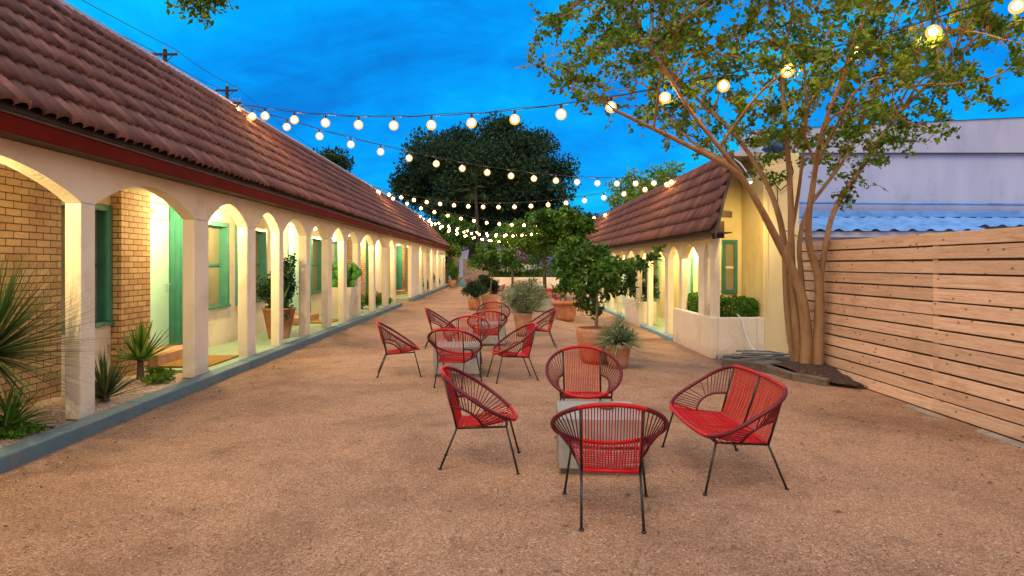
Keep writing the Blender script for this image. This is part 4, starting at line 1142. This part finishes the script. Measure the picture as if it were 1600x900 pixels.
npmesh('foliage', V, F, M['leaf_dark'], t, world=False)
t = thing('potted_cactus', 'flat padded prickly pear in a tall whitewashed square planter', 'potted plant', (-4.36, 17.5, .118))
square_pot(t, .40, .62, .86, M['white_pot'])
pads = MB(); pads.smooth = True; rng = np.random.default_rng(17)
def pad(c, az, tilt, L, W, lev):
    c = np.array(c, float); up = np.array([math.cos(az)*math.sin(tilt), math.sin(az)*math.sin(tilt), math.cos(tilt)])
    a2 = az+rng.uniform(.6, 2.4); sd = np.cross(up, np.array([math.cos(a2), math.sin(a2), .1])); sd /= np.linalg.norm(sd); nn = np.cross(up, sd)
    n = len(pads.v); K = 14; ctr = c+up*L*.5
    for s_, th_, in ((.0, .032), (.75, .026), (1, .0), (.75, -.026), (.0, -.032)):
        for k in range(K):
            a = 2*math.pi*k/K; e = s_ if s_ > 0 else .02
            pads.v.append(tuple(ctr+sd*math.cos(a)*W/2*e+up*math.sin(a)*L/2*e*(1 if math.sin(a) > 0 else 1.05)+nn*th_))
    for i in range(4):
        for k in range(K): pads.face((n+i*K+k, n+i*K+(k+1) % K, n+(i+1)*K+(k+1) % K, n+(i+1)*K+k), 0, rng.uniform(.2, .9))
    if lev:
        for _ in range(rng.integers(2, 4)):
            a = rng.uniform(.25, 2.9); q = ctr+sd*math.cos(a)*W*.46+up*math.sin(a)*L*.46
            pad(q, rng.uniform(0, 6.3), rng.uniform(.1, .75), L*.82, W*.85, lev-1)
for a in range(5): pad((.17*math.cos(a*1.26), .17*math.sin(a*1.26), .78), a*1.26, rng.uniform(.15, .5), .34, .24, 2)
pads.build('pads', M['leaf_cactus'], t, world=False)

# right planter shrubs
t = thing('egg_shrub', 'dark clipped egg shaped shrub rising from the second stucco planter', 'shrub', (4.68, 22.1, .33))
clump_foliage('foliage', (4.68, 22.1, 1.0), (.50, .50, .72), 5200, .07, M['leaf_dark'], t, 41, .5, 40, .5, .3)
m = MB(); m.tube([(4.68, 22.1, .2), (4.68, 22.1, 1.0)], .04, 7); m.build('trunk', M['bark_dark'], t)
t = thing('loose_shrub', 'loose dark leaved shrub standing in the near end of the second stucco planter', 'shrub', (4.8, 21.1, .33))
clump_foliage('foliage', (4.85, 21.05, .75), (.32, .3, .55), 1400, .08, M['leaf_dark'], t, 42, .5, 18, .2, .36)
m = MB(); m.tube([(4.85, 21.05, .2), (4.85, 21.05, .8)], .02, 6); m.build('trunk', M['bark_dark'], t)
t = thing('trailing_plant', 'grey trailing plant spilling over the edge of the second stucco planter', 'plant', (4.45, 20.9, .36))
blades('foliage', (4.45, 20.85, .36), 40, .4, .03, M['leaf_grey'], t, 43, (-20, 80), .8)
t = thing('climbing_vine', 'thin green vine climbing the corner wall beside the tree trunk', 'vine', (6.25, 13.85, -.3))
m = MB(); vp = [(6.28+.05*math.sin(i*1.1), 13.87, -.35+i*.11) for i in range(10)]; m.tube(vp, .005, 4); m.build('stem', M['bark_grey'], t)
rng = np.random.default_rng(3); k = rng.integers(0, 10, 150); V, F = leaves(np.array(vp)[k]+rng.normal(size=(150, 3))*np.array([.07, .02, .07])-np.array([0, .03, 0]), .06, .6, .1, rng)
npmesh('leaves', V, F, M['leaf_bright'], t)

# desert plants in the left gravel bed
def spiky(name, label, loc, n, L, w, seed, el, droop, mat='leaf_yucca', stem=.0, cat='plant', segs=4, fold=.25):
    t = thing(name, label, cat, loc)
    blades('foliage', (0, 0, stem), n, L, w, M[mat], t, seed, el, droop, fold, segs, world=False)
    m = MB(); m.tube([(0, 0, -.05), (0, 0, stem+.06)], [.05, .035] if stem else [.03, .02], 7); m.build('stem', M['bark_dark'], t, world=False)
    return t
spiky('desert_spoon', 'large fountain of thin grey green blades before the first arch', (-4.52, 5.62, .09), 480, .92, .024, 51, (-28, 88), .10, stem=.72, segs=5)
spiky('yucca', 'broad bladed green yucca low at the foot of the large spiky fountain', (-4.42, 5.66, .09), 46, .42, .045, 52, (8, 80), .35, 'leaf_citrus', .03)
spiky('yucca', 'low dark green yucca clump in the gravel just past the first arcade post', (-4.42, 7.12, .09), 95, .52, .034, 53, (12, 85), .22, 'leaf_yucca', .02)
spiky('yucca', 'upright young yucca on a short stem beside the brick pier', (-4.78, 8.45, .09), 46, .54, .062, 54, (12, 88), .12, 'leaf_bright', .24)
spiky('yucca', 'small tuft of grassy blades beneath the large spiky fountain', (-4.6, 6.0, .09), 40, .36, .03, 55, (10, 80), .3, 'leaf_citrus', .03)
def groundcover(label, c, r, n, size, mat, seed):
    t = thing('ground_cover', label, 'plant', (c[0], c[1], .09))
    clump_foliage('foliage', (c[0], c[1], .12), (r[0], r[1], .07), n, size, mat, t, seed, .6, 24, .0, .4, .5, zmin=-.3)
groundcover('dark mat of low succulent foliage behind the kerb below the yuccas', (-4.33, 5.65), (.30, .22), 1500, .035, M['leaf_box'], 61)
groundcover('bright low foliage patch in the gravel at the yucca by the door mat', (-4.42, 8.2), (.22, .32), 1300, .032, M['leaf_bright'], 62)
groundcover('small bright foliage patch between the brick pier and the door mat', (-4.72, 8.78), (.2, .14), 700, .03, M['leaf_bright'], 63)
for i, (x, y, h, lab) in enumerate(((-4.5, 19.6, .75, 'leafy green shrub between arcade posts just past the prickly pear'), (-4.4, 21.6, .6, 'bushy green plant under the teal door, further along the arcade'), (-4.35, 23.6, .4, 'low green plant at the last post before the gap in the arcade'),
        (-4.35, 33.4, .9, 'first green shrub in the second stretch of arcade'), (-4.3, 35.2, .7, 'low spreading shrub in the second stretch of arcade'), (-4.35, 38.6, 1.0, 'dark shrub deep in the second stretch of arcade'), (-4.3, 41.8, .7, 'farthest shrub between the arcade posts'))):
    t = thing('walkway_shrub', lab, 'shrub', (x, y, .1), 0, 'green shrubs along the walkway')
    clump_foliage('foliage', (x, y, .1+h*.5), (.28, .42, h*.55), 1500, .075, M['leaf_citrus' if i % 2 else 'leaf_box'], t, 70+i, .4, 22, .1, .36)
    m = MB(); m.tube([(x, y, .08), (x, y, .1+h*.6)], .012, 5); m.build('stem', M['bark_dark'], t)
# ================================================================== STRING LIGHTS
sock0 = bulb0 = gl0 = None
def strand(label, a, b, sag, n, t0=.5, extra=0.):
    global sock0, bulb0, gl0
    a, b = Vector(a), Vector(b)
    t = thing('string_light', label, 'string lights', a, 0, 'festoon strands zigzagging over the courtyard')
    def at(u): p = a.lerp(b, u); p.z -= sag*4*u*(1-u); return p
    m = MB(); m.smooth = True; rs = random.Random(int(a.y*7)); pts = []
    N = n*4
    for i in range(N+1):
        p = at(i/N); p.z += rs.uniform(-.006, .006); pts.append(p)
    m.tube(pts, .0075, 5)
    m.tube([p+Vector((0, .004, .02+.012*math.sin(i))) for i, p in enumerate(pts)], .004, 4)
    m.build('cord', M['cable'], t)
    for i in range(n):
        p = at((i+t0)/n)
        if bulb0 is None:
            q = MB().lathe([(.008, .0), (.02, -.012), (.02, -.07), (.014, -.075)], (0, 0, 0), 10)
            g_ = MB().lathe([(.014+.0*a, 0) if a == 0 else (.044*math.sin(math.pi*a/10), -.14+.044*math.cos(math.pi*a/10)) for a in range(1, 10)], (0, 0, 0), 14)
            bulb0 = g_.build('bulb', M['bulb'], None, smooth=True)
            gl0 = MB().lathe([(.08*math.sin(math.pi*(.08+.9*a/12)), -.145+.08*math.cos(math.pi*(.08+.9*a/12))) for a in range(13)], (0, 0, 0), 16).build('halo_shell', M['halo_shell'], bulb0, smooth=True)  # added shell that stands in for the glow round the bulb
            sock0 = q.build('socket', M['black_metal'], None, smooth=True)
            bb_, ss_ = bulb0, sock0
        else:
            bb_ = bulb0.copy(); COL.objects.link(bb_); ss_ = sock0.copy(); COL.objects.link(ss_); gg_ = gl0.copy(); COL.objects.link(gg_); gg_.parent = bb_
        bb_.parent = t; bb_.location = p-a; ss_.parent = bb_; ss_.location = (0, 0, 0)
L1, L2, L3 = (-5.35, 12.6, 4.79), (-5.35, 26.2, 4.79), (-5.35, 41.0, 4.79)
R1, R2, R3 = (5.08, 18.5, 4.13), (5.08, 30, 4.13), (4.9, 44, 4.0)
strand('nearest strand of lit bulbs, running from the left roof to the tree on the right', L1, (7.4, 5.94, 5.05), .98, 19, .25)
strand('second nearest strand of lit bulbs, from the left roof across to the right roof', L1, R1, .52, 18, .6)
strand('third strand of lit bulbs, slanting back from the right roof to the left roof', R1, L2, .72, 19)
strand('fourth strand of lit bulbs, crossing low behind the third to the right roof', L2, R2, .95, 19)
strand('fifth strand of lit bulbs, in the far cluster over the potted trees', R2, L3, 1.15, 22)
strand('sixth strand of lit bulbs, second lowest of the far cluster', L3, R3, 1.15, 19)
strand('farthest and lowest strand of lit bulbs, ending before the oak', (-5.2, 44.5, 4.6), (5.1, 45.5, 4.3), 1.1, 18)
strand('strand of lit bulbs filling the far cluster between the fifth and sixth strands', (-5.2, 38.5, 4.75), (5.08, 35.5, 4.13), 1.0, 18)
t = thing('light_pole', 'slim dark pole beyond the fence holding the nearest strand', 'pole', (7.45, 5.9, 0))
MB().tube([(7.45, 5.9, -.1), (7.45, 5.9, 5.2)], .05, 10).build('shaft', M['pole'], t)
MB().lathe([(.07, 0), (.07, .04), (.02, .08)], (7.45, 5.9, 5.2), 10).build('cap', M['black_metal'], t)

# ================================================================== UTILITY POLES
def upole(x, y, zt, label, more):
    t = thing('utility_pole', label, 'utility pole', (x, y, 0), 0, 'utility poles')
    MB().tube([(x, y, 0), (x, y, zt)], [.16, .11], 10).build('shaft', M['pole'], t)
    MB().box(x-.72, x+.72, y-.16, y-.06, zt-.36, zt-.24).build('crossarm', M['pole'], t)
    br = MB(); br.tube([(x+.5, y-.12, zt-.34), (x+.1, y-.12, zt-.75)], .02, 6); br.build('brace', M['pole'], t)
    for dx, z in ((-.66, zt-.24), (.66, zt-.24), (0, zt)):
        MB().lathe([(.03, 0), (.05, .06), (.03, .1), (.045, .14), (.01, .18)], (x+dx, y-.11 if dx else y, z), 8).build('insulator', M['stone'], t)
    if more:
        MB().box(x+.1, x+1.0, y-.16, y-.08, zt-1.18, zt-1.08).build('crossarm', M['pole'], t)
        for k in range(4): MB().lathe([(.04, 0), (.045, .2), (.02, .3)], (x+.2+k*.24, y-.12, zt-1.08), 8).build('fuse_switch', M['stone'], t)
upole(-18.45, 35, 13.35, 'nearer utility pole with one crossarm above the roof edge', False)
upole(-18.5, 43, 13.55, 'farther utility pole with a switch rack below its crossarm', True)
for i, (dx, zo, lab) in enumerate(((.66, -.06, 'upper overhead wire strung between the utility poles'), (-.66, -.06, 'lower overhead wire strung between the utility poles'))):
    m = MB(); m.smooth = True; pts = []
    pp = [Vector((-18.5+dx, -10, 12.7)), Vector((-18.45+dx, 34.9, 13.35+zo)), Vector((-18.5+dx, 42.9, 13.55+zo)), Vector((-19+dx, 90, 13))]
    for a, b in zip(pp, pp[1:]):
        s = min(.7, (b-a).length*.02)
        for k in range(20):
            u = k/20; p = a.lerp(b, u); p.z -= s*4*u*(1-u); pts.append(p)
    m.tube(pts, .018, 4); tag(m.build('overhead_wire', M['cable']), lab, 'wire')

# ================================================================== FAR END
Y0 = 46.5
planter('raised_planter', -1.0, 5.6, Y0, Y0+2.2, -.1, .66, 'long cream raised planter wall closing the far end of the courtyard', M['stucco'])
hedge('flower_bank', -.9, 5.5, Y0+.2, Y0+2.0, .62, 1.45, 7000, .14, M['leaf_citrus'], 'bank of dense green leaves with white flowers in the raised planter', 91, 'plants')
rng = np.random.default_rng(92)
for nm, n, c, r, mt, lab, s in (('white_flowers', 620, (.9, Y0+.35, 1.32), (1.9, .45, .32), 'petal_white', 'white blossoms scattered over the leaves of the raised planter', .12),
                       ('purple_flowers', 420, (1.0, Y0+1.0, 2.2), (1.0, .6, .75), 'petal_purple', 'purple flowering bush glowing behind the raised planter', .17)):
    t = thing(nm[:-1]+'_bush', lab, 'flowers', c)
    p = ellipsoid_pts(n, c, r, rng); V, F = leaves(p, s, .8, .2, rng); npmesh('blossom', V, F, M[mt], t)
    p = ellipsoid_pts(n*3, (c[0], c[1]+.25, c[2]-.2), (r[0]*1.1, r[1], r[2]*1.1), rng); V, F = leaves(p, s, .5, .2, rng); npmesh('foliage', V, F, M['leaf_citrus'], t)
sw = thing('stone_wall', 'low rubble stone wall at the far left end behind the chairs', 'wall', (-2, 49, 0))
m = MB(); m.box(-3.0, -1.05, 48.6, 49.1, -.1, 2.0); m.build('masonry', M['stonewall'], sw)
st = MB()
for k in range(4): st.box(-3.3, -2.5, 46.0+k*.32, 47.5, -.1, .17*(k+1)-.002*k)
tag(st.build('steps', M['teal_step'], bevel=.01), 'teal painted concrete steps at the far left corner', 'steps')
rl = MB(); rl.tube([(-3.25, 46.1, .9), (-3.25, 47.5, 1.7), (-5.2, 50, 2.9)], .03, 6); rl.tube([(-3.25, 46.1, 0), (-3.25, 46.1, .9)], .025, 6); rl.tube([(-3.25, 47.5, .5), (-3.25, 47.5, 1.7)], .025, 6)
tag(rl.build('handrail', M['iron']), 'black iron handrail rising beside the teal steps', 'handrail')
fn = thing('iron_fence', 'tall black iron railing fence behind the planter at the far right', 'fence', (4.6, 50, 0))
m = MB(); m.box(2.6, 8, 49.97, 50.03, .25, .31); m.box(2.6, 8, 49.97, 50.03, 1.75, 1.81); m.build('rail', M['iron'], fn)
m = MB()
for i in range(46): m.box(2.62+i*.115, 2.65+i*.115, 49.985, 50.015, 0, 2.0)
m.build('bars', M['iron'], fn)
for x in (2.6, 5.2, 7.9): MB().box(x-.05, x+.05, 49.95, 50.05, 0, 2.1).build('fence_post', M['iron'], fn)
# house beyond
hs = thing('distant_house', 'pale mauve house wall glimpsed between the trunks under the oak', 'house', (-2, 78, 0))
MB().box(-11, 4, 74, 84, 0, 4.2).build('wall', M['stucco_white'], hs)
m = MB(); m.v = [(-11.6, 73.4, 4.2), (4.6, 73.4, 4.2), (4.6, 84.6, 4.2), (-11.6, 84.6, 4.2), (-8, 79, 5.8), (1, 79, 5.8)]
for q in ((0, 1, 5, 4), (1, 2, 5), (2, 3, 4, 5), (3, 0, 4)): m.face(q)
m.build('roof', M['brown'], hs)
for x in (-9, -5.6, -1.5, 1.8):
    wo = MB().box(x-.6, x+.6, 73.93, 73.99, 1.4, 3.2).build('window', M['pane'], hs); MB().box(x-.7, x+.7, 73.9, 73.99, 1.28, 1.38).build('sill', M['stucco'], wo)
hs = thing('distant_building', 'grey commercial block standing beyond the iron fence', 'building', (12, 70, 0))
MB().box(5, 22, 66, 80, -.5, 4.2).build('wall', M['stucco_white'], hs); MB().box(4.8, 22.2, 65.8, 80.2, 4.203, 4.6).build('parapet', M['cap'], hs)
for x in (6.5, 9.5, 12.5): MB().box(x-.8, x+.8, 65.93, 65.99, .2, 2.6).build('window', M['pane'], hs)

# trees of the far end
def big_tree(name, label, x, y, c, r, n, size, mat, seed, trunks, nclump=120, cr=.24, shell=.45, zmin=-.5, aspect=.55):
    t = thing(name, label, 'tree', (x, y, gz(x, y)))
    rng = np.random.default_rng(seed); m = MB(); m.smooth = True
    for (bx_, by_, tx, ty, tz, r0) in trunks:
        pts = smooth_poly([np.array([bx_, by_, -.5]), np.array([bx_+(tx-bx_)*.25, by_, tz*.45]), np.array([tx, ty, tz])])
        m.tube(pts, np.linspace(r0, r0*.55, len(pts)), 9)
        for _ in range(7):
            e = np.array(c)+rng.uniform(-.5, .5, 3)*np.array(r); q = smooth_poly([pts[-2], (pts[-1]+e)/2+rng.normal(size=3)*.4, e])
            m.tube(q, np.linspace(r0*.42, .04, len(q)), 6)
    m.build('trunk', M['bark_dark'], t)
    clump_foliage('crown', c, r, n, size, mat, t, seed, aspect, nclump, shell, cr, .3, zmin)
    return t
big_tree('oak_tree', 'huge dark spreading oak behind the far end of the courtyard', -3, 60, (-1.8, 60, 9.5), (9.0, 6.5, 6.0), 78000, .31, M['leaf_dark'], 101,
         [(-5.6, 58, -5.0, 59, 7.2, .5), (-3.1, 60, -1.5, 60, 7.4, .55), (1.5, 61, 2.2, 60, 7.5, .42)], 270, .19, .3, -.95)
t = thing('palm_tree', 'fan palm in front of the dark oak', 'palm', (-2.0, 54.5, 0))
MB().tube([(-2.0, 54.5, -.2), (-2.1, 54.5, 4), (-2.3, 54.5, 8.2)], [.2, .15, .13], 10).build('trunk', M['bark_dark'], t, smooth=True)
rngp = np.random.default_rng(5); V = []; F = []
for i in range(34):
    az = rngp.uniform(0, 6.28); el = rngp.uniform(-.7, 1.3); d = np.array([math.cos(az)*math.cos(el), math.sin(az)*math.cos(el), math.sin(el)])
    o_ = np.array([-2.3, 54.5, 8.3]); hub = o_+d*1.1
    s = np.cross(d, [0, 0, 1.]); s /= np.linalg.norm(s)+1e-6
    b = len(V); V += [o_-s*.02, o_+s*.02, hub+s*.02, hub-s*.02]; F.append((b, b+1, b+2, b+3))
    for k in range(11):
        a = -1.15+2.3*k/10; q = d*math.cos(a)+s*math.sin(a); q[2] -= .28; tip = hub+q*.95; n_ = np.cross(q, d)*.0+np.cross(q, [0, 0, 1.])*.05
        b = len(V); V += [hub, hub+q*.5+n_, tip, hub+q*.5-n_]; F.append((b, b+1, b+2, b+3))
npmesh('crown', np.array(V), F, M['leaf_yucca'], t)
big_tree('dark_tree', 'dark tree top rising behind the left roof', -17, 60, (-16.4, 60, 10.6), (2.6, 2.6, 2.2), 3600, .34, M['leaf_dark'], 103, [(-16.6, 60, -16.5, 60, 8.5, .3)], 30, .34)
big_tree('courtyard_tree', 'dense bright green tree crown behind the staked potted tree', 2.6, 36, (2.3, 36, 3.1), (2.2, 1.8, 1.6), 8000, .16, M['leaf_citrus'], 104, [(2.4, 36, 2.3, 36, 2.0, .13)], 60, .28)
big_tree('courtyard_tree', 'green tree crown over the flower bank left of the staked tree', 1.0, 43, (.6, 43.2, 3.4), (1.5, 1.4, 1.0), 4200, .17, M['leaf_citrus'], 105, [(.7, 43.2, .6, 43.2, 2.4, .1)], 44, .3)
big_tree('green_tree', 'mid green tree filling the gap under the oak at the far left', -4.5, 53, (-4.2, 53, 4.0), (2.6, 2, 1.7), 5600, .24, M['leaf_citrus'], 106, [(-4.6, 53, -4.4, 53, 2.6, .16)], 46, .3)
big_tree('green_tree', 'rounded tree behind the iron fence below the oak', 6.2, 56, (6, 56, 4.2), (3.2, 2.4, 2.5), 7000, .26, M['leaf_dark'], 107, [(6.2, 56, 6, 56, 2.6, .2)], 50, .3)
big_tree('bushy_tree', 'tree tops showing over the ridge of the right roof, nearer the gable', 7.8, 29.5, (7.6, 29.5, 4.9), (1.8, 1.6, 1.55), 2300, .17, M['leaf_myrtle'], 108, [(7.8, 29.5, 7.6, 29.5, 3.6, .12)], 34, .26, .2, -.4)
big_tree('bushy_tree', 'tree tops showing over the ridge of the right roof, farther along', 6.9, 33, (6.9, 33, 5.0), (1.6, 1.5, 1.5), 1900, .17, M['leaf_myrtle'], 109, [(6.9, 33, 6.9, 33, 3.8, .12)], 30, .26, .2, -.4)
# hedge-like planting that closes the view at the far end: each bush is a thing
for i, (x, y, rx, rz_) in enumerate(((-6.5, 57, 2.4, 2.2), (-8.8, 60, 2.6, 2.8), (-1.2, 58, 2.0, 1.6), (2.2, 57, 2.2, 2.1), (9.5, 58, 2.8, 2.6), (13, 60, 3, 3.2))):
    t = thing('background_bush', ('dark bush beyond the left wing\'s far end', 'taller dark bush behind the left wing\'s roof end', 'low bush between the oak trunks and stone wall', 'round bush behind the flower bank', 'bush behind the right end of the iron fence', 'tall bush beyond the right wing\'s far end')[i], 'bush', (x, y, 0))
    clump_foliage('foliage', (x, y, rz_*.85), (rx, 1.6, rz_), 3600, .24, M['leaf_citrus' if i % 2 else 'leaf_dark'], t, 120+i, .55, 34, .3, .34)
    m = MB(); m.tube([(x, y, -.3), (x, y, rz_)], .08, 6); m.build('trunk', M['bark_dark'], t)

# ================================================================== LIGHT
W = bpy.data.worlds.new('World'); SC.world = W; W.use_nodes = True
nt = W.node_tree; nt.nodes.clear()
def N(t, **k):
    n = nt.nodes.new(t)
    for a, b in k.items(): setattr(n, a, b)
    return n
out = N('ShaderNodeOutputWorld'); bg = N('ShaderNodeBackground'); nt.links.new(bg.outputs[0], out.inputs[0])
SUN_EL, SUN_AZ = 32, 205       # low, broad afterglow behind the camera
sky = N('ShaderNodeTexSky', sky_type='NISHITA'); sky.sun_disc = False
sky.sun_elevation = R(SUN_EL); sky.sun_rotation = R(SUN_AZ)
tc = N('ShaderNodeTexCoord'); sep = N('ShaderNodeSeparateXYZ'); nt.links.new(tc.outputs['Generated'], sep.inputs[0])
def mth(op, a, b=0., c=None):
    n = N('ShaderNodeMath', operation=op)
    for k, v in ((0, a), (1, b), (2, c)):
        if v is None: continue
        if hasattr(v, 'links'): nt.links.new(v, n.inputs[k])
        else: n.inputs[k].default_value = v
    return n.outputs[0]
def wmix(f, a, b, mode='MIX'):
    n = N('ShaderNodeMix', data_type='RGBA', blend_type=mode)
    for k, v in ((0, f), (6, a), (7, b)):
        if hasattr(v, 'links'): nt.links.new(v, n.inputs[k])
        elif k == 0: n.inputs[0].default_value = v
        else: n.inputs[k].default_value = (*v, 1)
    return n.outputs[2]
def wramp(f, st, interp='LINEAR'):
    n = N('ShaderNodeValToRGB'); e = n.color_ramp.elements; n.color_ramp.interpolation = interp
    while len(e) < len(st): e.new(.5)
    for q, (p, c) in zip(e, st): q.position = p; q.color = (*c, 1)
    nt.links.new(f, n.inputs[0]); return n.outputs[0]
# clouds: stretch noise towards the horizon
zc = mth('ADD', mth('MAXIMUM', sep.outputs[2], 0.), .16)
cx = mth('DIVIDE', sep.outputs[0], zc); cy = mth('DIVIDE', sep.outputs[1], zc)
cb = N('ShaderNodeCombineXYZ'); nt.links.new(cx, cb.inputs[0]); nt.links.new(cy, cb.inputs[1])
def wnoise(s, d, r, dist=0., off=0.):
    mp = N('ShaderNodeMapping'); mp.inputs['Location'].default_value = (off, off*.7, 0); mp.inputs['Scale'].default_value = (1, .8, 1)
    nt.links.new(cb.outputs[0], mp.inputs[0])
    n = N('ShaderNodeTexNoise'); n.inputs['Scale'].default_value = s; n.inputs['Detail'].default_value = d; n.inputs['Roughness'].default_value = r; n.inputs['Distortion'].default_value = dist
    nt.links.new(mp.outputs[0], n.inputs[0]); return n.outputs['Fac']
c1 = wnoise(.9, 8, .58, .9, 3.1); c2 = wnoise(3.4, 7, .62, .8, 8.2)
cc = mth('ADD', mth('MULTIPLY', c1, .72), mth('MULTIPLY', c2, .28))
blue = wramp(cc, [(.35, (.0015, .215, .74)), (.44, (.0005, .32, .95)), (.51, (.0003, .40, 1.0)), (.63, (.002, .58, 1.0))])
# the half of the sky behind the camera still glows from the sunset
glow = wramp(sep.outputs[2], [(0, BACK_LO), (.5, BACK_HI), (1, BACK_TOP)])
f = wramp(mth('MULTIPLY_ADD', sep.outputs[1], -.5, .5), [(.20, (0, 0, 0)), (.62, (1, 1, 1))], 'EASE')
zf = wramp(sep.outputs[2], [(.50, (0, 0, 0)), (.9, (.55, .55, .55))])
ff = N('ShaderNodeSeparateColor'); nt.links.new(wmix(1., f, zf, 'LIGHTEN'), ff.inputs[0])
skyc = wmix(ff.outputs[0], blue, glow)
nis = wmix(1., sky.outputs[0], (.0008, .0014, .003), 'MULTIPLY')
nt.links.new(wmix(1., skyc, nis, 'ADD'), bg.inputs[0]); bg.inputs[1].default_value = 1.0
sl = bpy.data.lights.new('afterglow', 'SUN'); sl.energy = SUN_E; sl.angle = R(26); sl.color = SUN_C
so = bpy.data.objects.new('afterglow', sl); COL.objects.link(so)
az, el = R(SUN_AZ), R(58)
dirv = Vector((math.sin(az)*math.cos(el), math.cos(az)*math.cos(el), math.sin(el)))
so.rotation_euler = dirv.to_track_quat('Z', 'Y').to_euler(); so.location = (0, -20, 30)

vs = SC.view_settings; vs.view_transform = 'Standard'; vs.look = 'None'; vs.exposure = EXPO; vs.gamma = 1; vs.use_curve_mapping = False
cy_ = SC.cycles
cy_.use_denoising = True
try: cy_.denoiser = 'OPENIMAGEDENOISE'
except Exception: pass
cy_.max_bounces = 6; cy_.diffuse_bounces = 3; cy_.glossy_bounces = 3; cy_.transmission_bounces = 4; cy_.transparent_max_bounces = 6
cy_.sample_clamp_indirect = 4; cy_.caustics_reflective = False; cy_.caustics_refractive = False
cy_.use_light_tree = True
